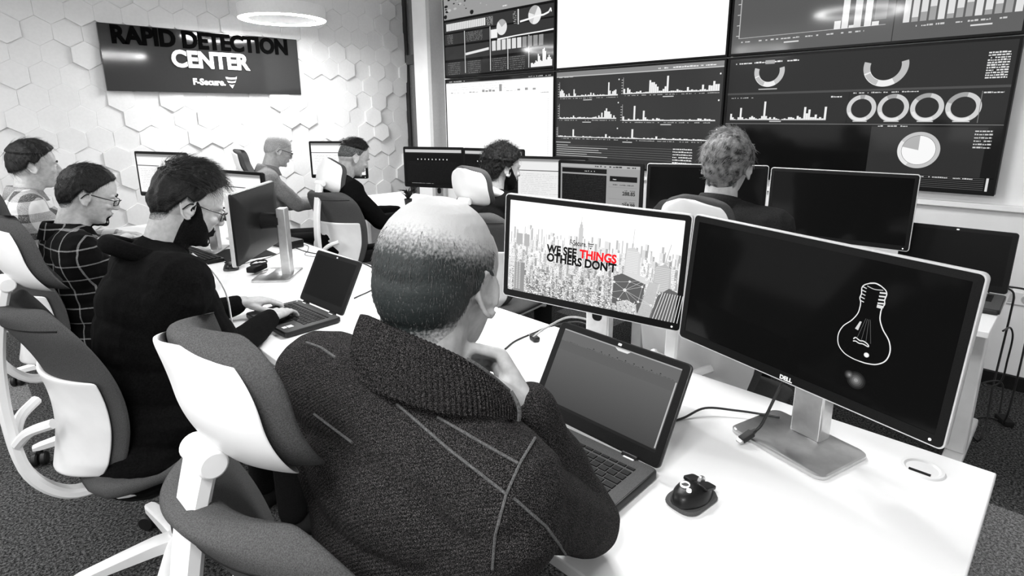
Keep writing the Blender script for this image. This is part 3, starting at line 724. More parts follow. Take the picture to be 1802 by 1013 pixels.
# ------------------------------------------------------------------ monitors
def monitor(c, yaw, w, h, label, pic=None, tilt=0, roll=0, th=.045, frame='bezel', rim='silver_paint', stand=True, base_yaw=None, bw=.24, bd=.18, logo=None, bz=.018, chin=.024, group=None, matte=False, col_x=.095, neckw=.075):
    """c = centre of the screen (world), yaw = the way it faces"""
    back = V((-cos(yaw), -sin(yaw), 0)); b = V(c)+back*col_x
    t = thing('monitor', label, 'monitor', (b.x, b.y, DZ), 0, group)
    mx = face_mtx(V(c)-V((b.x, b.y, DZ)), yaw, tilt, roll)
    hs = M().loft([[V((x, y, zz)) for x, y in rrect(w-s_, h-s_, .012)] for zz, s_ in ((0, .001), (-.001, 0), (-.015, 0), (-.017, .002))][::-1])
    obj('housing', hs.xf(mx), 'silver_paint' if rim == 'silver_paint' else 'matte_black', t)
    obj('rear_panel', M().loft([[V((x, y, zz)) for x, y in rrect(w-s_, h-s_*.8, .012)] for zz, s_ in ((-.016, .006), (-.026, .010), (-.034, .06), (-.046, .20))][::-1]).xf(mx), 'plastic_black', t)
    bzm = M(); o_ = rrect(w-.006, h-.006, .010); i_ = rrect(w-2*bz, h-bz-chin, .0015, cy=(chin-bz)/2)
    n = len(o_); bzm.add([(x, y, .0006) for x, y in o_]+[(x, y, .0012) for x, y in i_]+[(x, y, -.001) for x, y in i_]+[(x, y, -.001) for x, y in o_],
        [(k, (k+1) % n, n+(k+1) % n, n+k) for k in range(n)]+[(n+k, n+(k+1) % n, 2*n+(k+1) % n, 2*n+k) for k in range(n)]+[((k+1) % n, k, 3*n+k, 3*n+(k+1) % n) for k in range(n)])
    obj('bezel', bzm.xf(mx), frame, t, smooth=False)
    iw, ih = w-2*bz, h-bz-chin
    p = pic(iw, ih) if pic else Pic(iw, ih, .0012)
    p.build(t, mx @ Matrix.Translation((0, (chin-bz)/2, .0002)), mt='picture_matte' if matte else 'picture')
    obj('power_button', M().lathe([(.0005, .0024), (.0022, .0024), (.0026, .001)], 14).xf(mx @ Matrix.Translation((w/2-.024, -h/2+.012, 0))), 'led', t)
    if logo:
        me = text_mesh(logo, .013, .0006, 'CENTER', .0003); me.transform(mx @ Matrix.Translation((0, -h/2+.006, .0015))); obj('logo', me, 'mark', t, smooth=False)
    if stand:
        by = yaw if base_yaw is None else base_yaw
        B = Matrix.Rotation(by, 4, 'Z')
        obj('stand_base', M().loft([[V((x, y, zz)) for x, y in rrect(bd-s_, bw-s_, .022, cx=.035)] for zz, s_ in ((.0, .004), (.002, 0), (.009, 0), (.012, .006))]).xf(B), 'silver', t)
        colz = mx.translation.z
        obj('stand_column', M().box(-.035, .008, -neckw/2, neckw/2, .011, colz+.06).xf(B), 'silver', t, bevel=.004)
        obj('cable_hole', M().loft([[V((xx, x, y+.165)) for x, y in rrect(.032, .045, .013)] for xx in (.0083, .0095)]).xf(B), 'matte_black', t)
        obj('tilt_joint', M().cap((-.0, 0, colz), mx @ V((0, 0, -.040)), .035, .04, 20, flat=True), 'matte_black', t)
    return t, mx
def bulb_pic(w, h):
    p = Pic(w, h, .0012)
    cx, top = .742, .80   # bulb traced as outline strokes
    def L(pts, wd, c): p.line([(cx+a*.60, v-.045) for a, v in pts], wd, c)
    def cr(pts, n=6): return [(q.x, q.y) for q in curve_pts([V((a, b, 0)) for a, b in pts], n)]
    for sgn in (-1, 1):
        L(cr([(sgn*.055, .715), (sgn*.06, .66), (sgn*.085, .60), (sgn*.125, .54), (sgn*.142, .47), (sgn*.13, .40), (sgn*.09, .355), (sgn*.04, .338), (0, .335)]), .0022 if sgn > 0 else .0018, .9)
        L(cr([(sgn*.028, .885), (sgn*.055, .865), (sgn*.066, .84), (sgn*.062, .80), (sgn*.066, .77), (sgn*.058, .745), (sgn*.055, .715)]), .002, .85)
    for k in range(5): L([(-.064, .85-.024*k), (-.04, .843-.024*k)], .0018, .8); L([(.03, .838-.024*k), (.064, .845-.024*k)], .003, .8)
    L(cr([(-.028, .885), (0, .893), (.028, .885)]), .0025, .9); L(cr([(-.04, .862), (0, .852), (.045, .860)]), .0015, .6)
    for k in range(5): p.poly([(cx+.60*a, v-.045) for a, v in ((.030, .735), (.058, .735), (.058, .757), (.030, .757))], .75)
    p.poly([(cx+.60*a, v-.045) for a, v in ((-.058, .55), (-.040, .61), (-.030, .61), (-.040, .545))], .7)
    L(cr([(-.055, .475), (-.045, .49), (-.02, .478), (.0, .482), (.025, .470), (.03, .455), (.0, .462), (-.02, .458), (-.04, .465), (-.055, .46)]), .0022, .85)
    for a in (-.03, -.01, .01, .03): L([(a*1.3, .48), (a*.4, .64)], .0006, .16)
    p.disc(cx+.018, .35, .017, .8, n=14); p.disc(cx+.018, .35, .011, 1, n=12)
    for k, c_ in enumerate((.015, .04, .09, .16, .30)): p.disc(cx+.002, .15, .062-.012*k, c_, n=20); p.disc(cx-.022, .17, .035-.007*k, c_, n=14)
    return p
def city_pic(w, h):
    p = Pic(w, h, 1.12, dz=1.6e-6); r = random.Random(21); HZ = .66
    for k in range(26):      # haze thickening below the horizon
        v1 = HZ+.06-k*.03; c = 1.1-.030*k; p.lay += 0 if k else 1; p.rect(0, max(0, v1-.031), 1, v1, max(.18, c), True)
        if v1-.03 < 0: break
    def tower(u, vb, wd, ht, depth, spire=False):
        base = lerp_tab([(0, 1.05), (.35, .88), (.7, .62), (1, .30)], depth)*(.75+.5*r.random())
        p.lay += 1
        p.rect(u, max(0, vb), u+wd*.62, vb+ht, base, True); p.rect(u+wd*.62, max(0, vb), u+wd, vb+ht-.004, base*.55, True)
        if depth > .25:
            p.lay += 1; n = max(3, int(ht/.016)); m_ = max(2, int(wd/.008)); hi = min(1.1, base*1.9+.15)
            style = r.random()
            for i in range(n):
                v = vb+ht*(i+.2)/n
                if v < 0: continue
                if style < .35: p.rect(u+.002, v, u+wd*.6, v+ht/n*.35, hi, True)
                else:
                    for j in range(m_):
                        if r.random() < .6: p.rect(u+wd*.6*(j+.15)/m_, v, u+wd*.6*(j+.6)/m_, v+ht/n*.55, hi if r.random() < .7 else base*.4, True)
        if spire: p.line([(u+wd*.4, vb+ht), (u+wd*.45, vb+ht+.09)], .0012, base)
    for row_ in range(13):
        d = row_/12; vb = HZ-.02-.72*d; n = int(34-18*d)
        for k in range(n):
            u = (k+r.random()*.9)/n-.02; wd = (.012+.018*r.random())*(1+1.2*d); ht = (.03+.06*r.random()+(.05 if r.random() < .15 else 0))*(1+1.3*d)
            if u+wd < 1.0 and u > 0: tower(u, vb-.05, wd, ht+.05, d)
    p.lay += 1
    for k in range(5200):
        v = r.random()**1.3*.60; u = r.random()*.99; sz = .003+.006*r.random()*(1-v); c = r.choice((1.1, 1.0, .9, .5, .25, .1)); c = c*(1-v)+1.0*v if v > .3 else c
        p.rect(u, v, u+sz*(.5+r.random()), v+sz*1.2, c, True)
    # landmark silhouettes, generic towers
    p.lay += 1; p.rect(.437, .48, .462, .80, .66); p.rect(.441, .80, .458, .835, .62); p.rect(.446, .835, .453, .86, .6); p.line([(.4495, .86), (.4495, .91)], .0012, .6)
    p.lay += 1; p.poly([(.70, .30), (.80, .30), (.79, .62), (.755, .68), (.715, .66)], .72); p.line([(.745, .66), (.748, .86)], .0013, .6)
    for k in range(18): p.rect(.715, .34+.017*k, .782, .344+.017*k, .95)
    p.lay += 1; p.poly([(.865, .28), (.965, .28), (.955, .52), (.925, .56), (.875, .52)], .55); p.line([(.92, .55), (.945, .76)], .0013, .45)
    for k in range(13): p.rect(.875, .30+.018*k, .95, .304+.018*k, .85)
    for u0, v0, wd, ht in ((.04, .0, .07, .33), (.10, .52, .035, .13), (.05, .53, .04, .12)): p.rect(u0, v0, u0+wd, v0+ht, .32 if v0 == 0 else .5)
    for k in range(22): 
        for j in range(5): p.rect(.0+.018*j, .03+.0145*k, .012+.018*j, .036+.0145*k, .85)
    # big dark facade and the striped towers in the lower right
    p.poly([(.655, .08), (.81, .02), (.83, .33), (.70, .40), (.655, .36)], .13); p.poly([(.70, .40), (.83, .33), (.87, .37), (.76, .43)], .75)
    p.poly([(.80, .0), (.87, .0), (.90, .36), (.85, .36)], .25)
    for k in range(26): p.line([(.80+.0026*k, .0), (.852+.0022*k, .36)], .0007, .8)
    p.poly([(.87, .0), (1, .0), (1, .30), (.955, .33), (.90, .24)], .14)
    for k in range(9): p.line([(.885+.016*k, .0), (.925+.013*k, .28)], .0016, .95)
    p.poly([(.69, .0), (.80, .0), (.79, .10), (.74, .14), (.68, .10)], .62)
    for k in range(70): p.disc(.69+.1*r.random(), .13*r.random(), .006, r.choice((.2, .95, .85)), n=5)
    P0 = (.722, .235); nodes = [(.745, .33), (.815, .30), (.835, .38), (.69, .13), (.80, .14), (.66, .30), (.60, .16), (.87, .13), (.78, .05), (.53, .19), (.10, .50)]
    for q in nodes[:9]: p.line([P0, q], .0006, .9)
    for a, b in ((0, 1), (1, 4), (4, 7), (3, 9), (2, 0), (6, 9), (5, 0), (1, 2)): p.line([nodes[a], nodes[b]], .0006, .85)
    p.disc(*P0, .016, 1.1, n=16); p.disc(*P0, .009, .6, n=12)
    for q in nodes: p.disc(*q, .011, 1.1, n=12); p.disc(*q, .005, .5, n=8)
    # the lettering
    p.text('F-Secure.', .385, .610, .0215, .02, .0004, 'LEFT', fit=.10); p.shield(.512, .622, .032, .05)
    p.text('WE SEE', .250, .490, .034, .004, .0014, 'LEFT', fit=.185)
    p.text('THINGS', .450, .490, .034, (1.0, .012, .02), .0014, 'LEFT', fit=.215)
    p.text("OTHERS DON'T", .250, .398, .034, .004, .0014, 'LEFT', fit=.415)
    return p
def code_pic(w, h, seed=1, dark=.004, top=True, light=.9, n=22):
    p = Pic(w, h, dark)
    if top: p.rect(0, .90, 1, 1, .55); p.rect(0, .885, 1, .90, .02); p.scribble(.02, .5, .925, .03, .2, seed)
    for k in range(n): p.scribble(.03, .3+.6*random.Random(seed+k).random(), .82-.035*k, .008, .10 if k % 4 else .25, seed+k, .8)
    return p
def half_pic(w, h):
    p = Pic(w, h, .35); p.rect(0, .94, 1, 1, .45); p.scribble(.45, .95, .955, .03, .05, 3); p.rect(.02, .12, .60, .92, .006); p.rect(.02, .80, .60, .83, .35)
    p.scribble(.32, .45, .86, .02, .6, 3); p.rect(.64, .70, .97, .80, .004); p.scribble(.65, .72, .73, .02, .8, 2)
    for k in range(20): p.scribble(.03, .58, .77-.032*k, .006, .06, k)
    p.scribble(.68, .93, .63, .02, .1, 5)
    for v in (.46, .24): p.rect(.63, v+.13, .97, v+.133, .15); p.scribble(.80, .95, v+.07, .018, .12, 6)
    p.text('288.85', .80, .45, .028, .03, .001); p.text('258.98', .80, .23, .028, .03, .001)
    return p
def white_pic(seed=0, c=1.05):
    def f(w, h):
        p = Pic(w, h, c); p.rect(0, .94, 1, 1, .3); p.rect(0, .92, 1, .935, .6); p.rect(0, .70, 1, .72, .06)
        for k in range(12): p.scribble(.05, .4+.4*random.Random(k+seed).random(), .62-.045*k, .012, .55, k+seed)
        p.rect(0, .0, 1, .03, .05)
        return p
    return f
def black_app(w, h):
    p = Pic(w, h, .003); p.rect(0, .91, 1, .99, .6); p.rect(0, .885, 1, .895, .03)
    for k in range(9): p.rect(.22+.065*k, .70, .235+.065*k, .735, .8)
    for k in range(18): p.scribble(.02, .95, .64-.033*k, .006, .03, k)
    p.scribble(.1, .5, .03, .012, .4, 4, .9)
    return p
DELL_ = monitor((1.263, .397, 1.040), R(168.4), .61, .331, 'large silver rimmed monitor showing a glass light bulb on black', bulb_pic, R(3.6), R(-1.65), logo='DELL', base_yaw=R(165))
CITY_ = monitor((1.267, .972, 1.058), R(195.9), .556, .323, 'monitor showing a pale city skyline with the words WE SEE THINGS OTHERS DON\'T', city_pic, R(.6), R(-2.35), base_yaw=R(193))
monitor((2.938, .811, 1.030), R(184.9), .61, .34, 'black monitor with pale rim on the far desk, right of the fair haired man', None)
monitor((2.86, 1.43, 1.030), R(207), .61, .34, 'black monitor with pale rim hidden partly behind the fair haired man', None)
monitor((2.62, 1.95, 1.035), R(190), .53, .335, 'monitor with a split dark and light page left of the fair haired man', half_pic, rim='bezel', matte=True)
monitor((2.97, 2.62, 1.02), R(200), .53, .32, 'monitor with a blank pale page just right of the curly haired man', white_pic(4, .85), rim='bezel', matte=True)
monitor((2.75, 3.66, 1.06), R(205), .53, .32, 'dark monitor left of a white headrest before the white pillar', black_app, rim='bezel', matte=True)
monitor((2.90, 3.13, 1.06), R(195), .53, .32, 'monitor half hidden behind the curly haired man and his headrest', black_app, rim='bezel', matte=True)
monitor((2.45, 4.62, 1.09), R(215), .53, .32, 'monitor with a pale page behind the head of the man in the black jacket', white_pic(7), rim='bezel', matte=True)
monitor((1.10, 4.66, 1.06), R(200), .556, .325, 'bright monitor by the honeycomb wall seen above the man in dark plaid', white_pic(1, 1.0), rim='bezel', matte=True)
monitor((1.26, 3.72, .975), R(195), .556, .325, 'bright monitor in front of the face of the bearded man in the hoodie', white_pic(2, 1.05), rim='bezel', matte=True)
m2m, m2x = monitor((1.01, 2.79, .975), R(138), .54, .325, 'monitor seen from its black back beside a silver stand on the middle desk', white_pic(3), col_x=.13, neckw=.06)
obj('rear_logo', M().lathe([(.014, -.0455), (.017, -.0455), (.017, -.0462), (.014, -.0462), (.014, -.0455)], 28, cap=False).xf(m2x), 'silver', m2m)
obj('rear_label', M().box(.18, .225, .125, .137, -.0275, -.0268).xf(m2x), 'mark', m2m, smooth=False)
monitor((.94, 3.60, 1.05), R(140), .54, .325, 'monitor seen edge on from behind between the two men in plaid and hoodie', white_pic(5), col_x=.13, neckw=.06)
# ------------------------------------------------------------------ laptops
def laptop(hinge_c, yaw, w, d, lid_h, tilt, label, pic=None, lit=.0012, mats='laptop', keys=True, roll=0, stickers=False):
    """hinge_c: middle of the hinge on the desk; yaw: the way the screen faces; tilt: lid leaning back"""
    t = thing('laptop', label, 'laptop', hinge_c, yaw)
    th = .022
    bs = M().loft([[V((x, y, zz)) for x, y in rrect(d-s_, w-s_, .012, cx=d/2)] for zz, s_ in ((.002, .012), (.006, 0), (th-.003, 0), (th, .004))])
    base = obj('base', bs, mats, t)
    obj('keyboard_deck', M().slab([(x, y) for x, y in rrect(d-.008, w-.008, .010, cx=d/2)], th, th+.0008), 'laptop_deck', base)
    kb = M(); rws = [14, 14, 13, 12, 11, 8]; kw = w*.82/14; kd = .0185*(w/.37)**.5; x0 = .030
    for i, n in enumerate(rws):
        xx = x0+i*kd*1.04*(1 if i else 1); y = -w*.41; widths = [1]*n; ex = 14-n
        if i == 1: widths = [1]*13+[1]
        if i == 2: widths = [1.0]+[1]*11+[2.0]
        if i == 3: widths = [1.7]+[1]*10+[2.3]
        if i == 4: widths = [1.3]+[1]*9+[3.7]
        if i == 5: widths = [1.2, 1, 1.2, 5.5, 1.2, 1.2, 1.3, 1.4]
        for wd in widths[::-1]:
            ww = wd*kw; hh = kd*(.6 if i == 0 else 1)
            kb.loft([[V((xx+kd/2+a*(hh/2-.001-s_), y+ww/2+b*(ww/2-.0011-s_), zz)) for a, b in ((-1, -1), (1, -1), (1, 1), (-1, 1))] for zz, s_ in ((th+.0006, 0), (th+.0028, .0012))]); y += ww
    kk = obj('keyboard', kb, 'key', base, smooth=False)
    tp = obj('touchpad', M().slab(rrect(.062, .10, .004, cx=d-.052, cy=w*.04), th+.0006, th+.0013), 'key', base)
    obj('power_light', M().lathe([(.001, th+.002), (.0035, th+.002), (.004, th+.0005)], 14, (.018, -w*.44, 0)), 'silver', base)
    for i, (y_, l_) in enumerate(((-w*.36, .04), (w*.33, .04), (w*.0, .02))): obj('port', M().box(d*.22+i*.03, d*.22+i*.03+.014, -w/2-.0006, -w/2+.001, .008, .014), 'silver', base, smooth=False)
    # lid
    L = face_mtx((0, 0, th), 0, tilt, roll)
    lid = M().loft([[V((x, y, zz)) for x, y in rrect(w-s_, lid_h-s_, .012, cy=lid_h/2+.004)] for zz, s_ in ((-.010, .01), (-.007, 0), (-.001, 0), (.0, .003))]).xf(L)
    ld = obj('lid', lid, mats, t)
    bz = .016; iw, ih = w-2*bz-.008, lid_h-.045
    ob_ = rrect(w-.006, lid_h-.006, .010, cy=lid_h/2+.004); ib = rrect(iw, ih, .001, cy=lid_h/2+.010); n = len(ob_)
    obj('bezel', M().add([(x, y, .0008) for x, y in ob_]+[(x, y, .0012) for x, y in ib]+[(x, y, .0001) for x, y in ib], [(k, (k+1) % n, n+(k+1) % n, n+k) for k in range(n)]+[(n+k, n+(k+1) % n, 2*n+(k+1) % n, 2*n+k) for k in range(n)]).xf(L), 'bezel', ld, smooth=False)
    p = pic(iw, ih) if pic else Pic(iw, ih, lit)
    p.build(ld, L @ Matrix.Translation((0, lid_h/2+.010, .0009)), mt='picture_matte')
    for q in (-1, 1): obj('hinge', M().cap((.001, q*w*.36, th), (.001, q*w*.26, th), .007, .007, 14, flat=True), 'plastic_black', t)
    mk = M().loft([[V((x, y, zz)) for x, y in rrect(.010, .006, .002, cy=lid_h-.006)] for zz in (.0012, .0018)]).xf(L)
    obj('webcam_mark', mk, 'mark', ld, smooth=False)
    if stickers:
        obj('sticker', M().box(d-.055, d-.035, w*.30, w*.37, th+.001, th+.0016).box(d-.032, d-.018, w*.30, w*.36, th+.001, th+.0016), 'mark', base, smooth=False)
    obj('hinge_badge', M().box(.008, .013, -w*.34, -w*.27, th+.001, th+.002).box(.008, .013, w*.28, w*.35, th+.001, th+.002), 'mark', base, smooth=False)
    return t
def lap_pic(w, h):
    p = Pic(w, h, .11)
    for k in range(30): p.rect(0, .0+.024*k, 1, .0+.024*(k+1), .055+.0022*k)
    p.rect(0, .84, 1, .985, .14); p.rect(0, .985, 1, 1, .4); p.poly([(.47, .985), (.60, .985), (.58, .955), (.50, .955)], .8)
    for k in range(9): p.rect(.30+.07*k, .86, .31+.07*k, .872, .02)
    p.scribble(.05, .97, .845, .006, .03, 3, .6); p.rect(0, 0, 1, .035, .012); p.rect(.985, .05, .995, .83, .5)
    return p
laptop((.972, .733, DZ), R(181.5), .372, .25, .235, R(30), 'dark laptop with a grey screen open before the bald man in the sweater', lap_pic, roll=R(-1.5))
laptop((.965, 2.065, DZ), R(183), .325, .222, .215, R(28), 'small black laptop the bearded man in the hoodie types on', None, stickers=True)
laptop((3.02, .36, DZ), R(181), .40, .26, .255, R(10), 'black laptop at the right end of the far desk row', None)
# ------------------------------------------------------------------ people
def head_prims(m, X, jaw=1.0, fat=0.0, nose=1.0, ears=True):
    """adds a head to m; X: head space (x forward, z up, origin between the ears at eye height) -> world"""
    s0 = len(m.v)
    m.ell((-.014, 0, .030), (.097, .0765, .088), n=28)
    m.ell((-.045, 0, .005), (.066, .068, .075), n=24)
    rings = []          # face from forehead to under the chin
    for z, fx, bx, hw in ((.085, .050, -.03, .045), (.065, .072, -.03, .060), (.045, .080, -.03, .067), (.022, .084, -.03, .068), (.004, .078, -.03, .067),
                          (-.015, .081, -.03, .066+fat), (-.035, .083, -.03, .063+fat), (-.055, .082, -.028, .057+fat), (-.075, .077, -.02, .050+fat), (-.092, .076, -.005, .041+fat), (-.106, .070, .012, .029), (-.113, .056, .020, .016)):
        hw *= jaw if z < 0 else 1; cx = (fx+bx)/2; rx = (fx-bx)/2
        rings.append([V((cx+rx*math.copysign(abs(cos(a))**.78, cos(a)), hw*math.copysign(abs(sin(a))**.80, sin(a)), z)) for a in [2*pi*k/28 for k in range(28)]])
    m.loft(rings)
    Ry = Matrix.Rotation(R(-28), 3, 'Y')
    m.cap((.082, 0, .012), (.099*nose, 0, -.024), .0075, .0105, 12)
    m.ell((.097*nose, 0, -.028), (.0125, .0125, .010), n=12)
    for q in (-1, 1):
        m.ell((.089, q*.0105, -.031), (.011, .0075, .0075), n=10)
        m.ell((.076, q*.029, .021), (.011, .024, .0075), n=12)          # brow ridge
        m.ell((.070, q*.041, -.022), (.016, .020, .014), n=12)         # cheekbone
        m.ell((.0725, q*.031, .0015), (.0115, .0155, .0075), n=12)       # lids
    m.ell((.0845, 0, -.054), (.007, .022, .0052), n=14); m.ell((.0825, 0, -.0655), (.0075, .019, .0058), n=14)
    m.ell((.074, 0, -.096), (.014, .021, .014), n=14)
    if ears:
        for q in (-1, 1):
            E_ = Matrix.Translation((-.006, q*.0745, -.006)) @ Matrix.Rotation(q*R(24), 4, 'Z') @ Matrix.Rotation(R(-10), 4, 'Y')
            pts = [(.012, 0, -.020), (.016, 0, -.004), (.015, 0, .014), (.006, 0, .028), (-.008, 0, .031), (-.019, 0, .022), (-.021, 0, .006), (-.016, 0, -.012), (-.008, 0, -.026), (.003, 0, -.032), (.009, 0, -.026)]
            pts = [E_ @ V((a, q*(.004+.006*(a < 0)), c)) for a, _, c in pts]
            m.sweep(curve_pts(pts, 3), .0042, 8)
            m.ell(E_ @ V((0, 0, 0)), (.017, .0035, .028), (E_.to_3x3()), n=12)
            m.sweep(curve_pts([E_ @ V((a, q*.005, c)) for a, c in ((.004, -.014), (-.009, -.004), (-.010, .012), (0, .020))], 3), .0028, 6)
    for i in range(s0, len(m.v)): m.v[i] = X @ m.v[i]
def hair_shell(X, bvh, line, thick, seed=0, amp=.004, freq=30, na=120, ne=72, c0=(-.014, 0, .03), lo=-85, limit=1.42, dens=None, kmin=-.006, part=0):
    """closed shell over the skull: line(azimuth)->lowest elevation of the hair; thick(az, el) -> thickness"""
    C = X @ V(c0); sc_ = X.to_scale().x; Rm = X.to_3x3().normalized(); m = M(); rad = V((.097, .0765, .088))*sc_; dn = []; tips = []
    for i in range(ne+1):
        el = R(lo+(90-lo)*i/ne)
        for j in range(na):
            az = 2*pi*j/na; d = V((cos(el)*cos(az), cos(el)*sin(az), sin(el)))
            rE = 1/math.sqrt((d.x/rad.x)**2+(d.y/rad.y)**2+(d.z/rad.z)**2)
            hit = bvh.ray_cast(C, Rm @ d, .2); r = hit[3] if hit[0] is not None else rE
            r = min(r, rE*limit)
            aa = abs(math.degrees(az) if az <= pi else 360-math.degrees(az)); ed = math.degrees(el)
            L = line(aa) if part == 0 else line(aa)
            k = max(-1, min(1, ((ed-L) if part >= 0 else (L-ed))/5.0)); p = d*freq*.1
            nz = noise.noise(V((d.x*freq*.35+seed, d.y*freq*.35, d.z*freq*.12)))*.7+noise.noise(V((d.x*freq, d.y*freq+seed, d.z*freq*.4)))*.3
            t = (thick(aa, ed)+amp*nz) if k > 0 else 0
            rr = r+(t*min(1, k*1.0) if k > 0 else kmin*min(1, -k))
            P = C+Rm @ (d*rr); m.v.append(P); dn.append(dens(aa, ed) if dens else 1)
            if k > .5: tips.append((P, Rm @ d, aa, ed, d))
    for i in range(ne):
        for j in range(na):
            a = i*na+j; b = i*na+(j+1) % na; m.f.append((a, b, b+na, a+na)); m.mi.append(0)
    m.f.append(tuple(range(na))[::-1]); m.f.append(tuple(ne*na+j for j in range(na))); m.mi += [0, 0]
    return m, dn, tips
def strands(X, tips, n, length, r, comb, seed=0, lift=.35, wob=.4, nseg=4):
    """fine tapering hairs growing out of the shell"""
    rn = random.Random(seed); m = M(); Rm = X.to_3x3()
    for _ in range(n):
        P, N_, aa, ed, d = tips[rn.randrange(len(tips))]
        c = Rm @ V(comb(d, rn)); t = (c-N_*c.dot(N_)); t = t.normalized() if t.length > 1e-4 else N_.orthogonal()
        j = V((rn.uniform(-1, 1), rn.uniform(-1, 1), rn.uniform(-1, 1)))*wob; L = length*(.5+rn.random()); pts = []
        P = P-N_*.0015+Rm @ V((rn.uniform(-1, 1), rn.uniform(-1, 1), rn.uniform(-1, 1)))*.0015
        for k in range(nseg+1):
            f = k/nseg; pts.append(P+(t+j*f*.4)*L*f+N_*L*(lift*f-.45*lift*f*f))
        m.sweep(pts, [r*(1-.75*k/nseg) for k in range(nseg+1)], 3)
    return m
def hand_prims(m, wrist, fdir, back, thumb, curl=(20, 25, 15), sp=1.0, per=None, tcurl=0, sc=1.0, r0=.026, nails=None):
    """wrist point, finger direction, back-of-hand normal; thumb=+1 right hand, -1 left"""
    x = V(fdir).normalized(); z = (V(back)-x*V(back).dot(x)).normalized(); y = z.cross(x)
    B = Matrix((x, y, z)).transposed().to_4x4(); B.translation = V(wrist); s0 = len(m.v)
    ks = [(.088, .030), (.093, .010), (.089, -.010), (.080, -.029)]
    for kx, ky in ks: m.cap((-.01, ky*.55*thumb, 0), (kx*.97, ky*thumb, .001), .0165, .0105, 12)
    m.ell((.048, 0, -.004), (.046, .038, .0135), n=16); m.ell((.035, .024*thumb, -.012), (.030, .016, .014), n=12)
    LN = [(.042, .025, .021), (.047, .029, .022), (.043, .027, .022), (.034, .021, .019)]
    for i, ((kx, ky), ls) in enumerate(zip(ks, LN)):
        c3 = per[i] if per else curl; p = V((kx, ky*thumb, .001)); a = 0; sd = (ky*4.2*sp)*thumb
        for k, L in enumerate(ls):
            a += R(c3[k]); q = p+V((cos(a)*cos(sd*.9), sin(sd*.9)*cos(a), -sin(a)))*L
            m.cap(p, q, (.0094, .0086, .0079)[k]*(1 if i < 3 else .9), (.0086, .0079, .0066)[k]*(1 if i < 3 else .9), 10); p0, p = p, q
            if k == 2 and nails is not None:
                up = V((sin(a), 0, cos(a))); nails.append((B @ (p0*.35+p*.65+up*.0065), B.to_3x3() @ (p-p0).normalized(), B.to_3x3() @ up))
    t = thumb; tc = tcurl
    T = [V((.018, .026*t, -.010)), V((.048, .050*t, -.020-.008*tc)), V((.078, (.062-.022*tc)*t, -.026-.014*tc)), V((.102, (.066-.042*tc)*t, -.030-.018*tc))]
    for k in range(3): m.cap(T[k], T[k+1], (.014, .0115, .0100)[k], (.0115, .0100, .0080)[k], 10)
    for i in range(s0, len(m.v)): m.v[i] = B @ (m.v[i]*sc)
def torso(m, P, N_, shR, shL, g=0.0, belly=0.0, w=1.0, low=True):
    """trunk from pelvis P to neck base N_ with shoulders; g grows it (cloth)"""
    up = (N_-P).normalized(); right = (shR-shL); right = (right-up*right.dot(up)).normalized(); fw = up.cross(right)*1
    fw = -right.cross(up) if False else up.cross(right)
    if fw.dot(V((1, 0, 0))) < 0: fw = -fw
    Rt = Matrix((fw, right, up)).transposed(); H = (N_-P).length
    for t, dx, rx, ry, rz in ((-.02, .0, .125, .175, .12), (.18, .015+belly*.5, .118+belly, .165+belly*.6, .13), (.38, .015+belly*.6, .115+belly, .160+belly*.5, .14), (.58, .006, .120, .170, .14), (.75, 0, .112, .175, .11)):
        if not low and t < .1: continue
        m.ell(P+up*H*t+fw*dx, (rx+g, (ry+g)*w, rz+g), Rt, n=28)
    for sh in (shR, shL):
        m.cap(N_-up*.06-fw*.012, sh-(sh-N_).normalized()*.01, .078+g, .064+g, 18)
        m.cap(N_-up*.005-fw*.005, sh+up*.005, .050+g, .046+g, 16)
        m.cap(P+up*H*.62+(sh-N_)*.35, sh-up*.03, .085+g, .062+g, 16)
    m.cap(N_-up*.12, N_-up*.01, .085+g, .060+g, 18)
    return up, right, fw
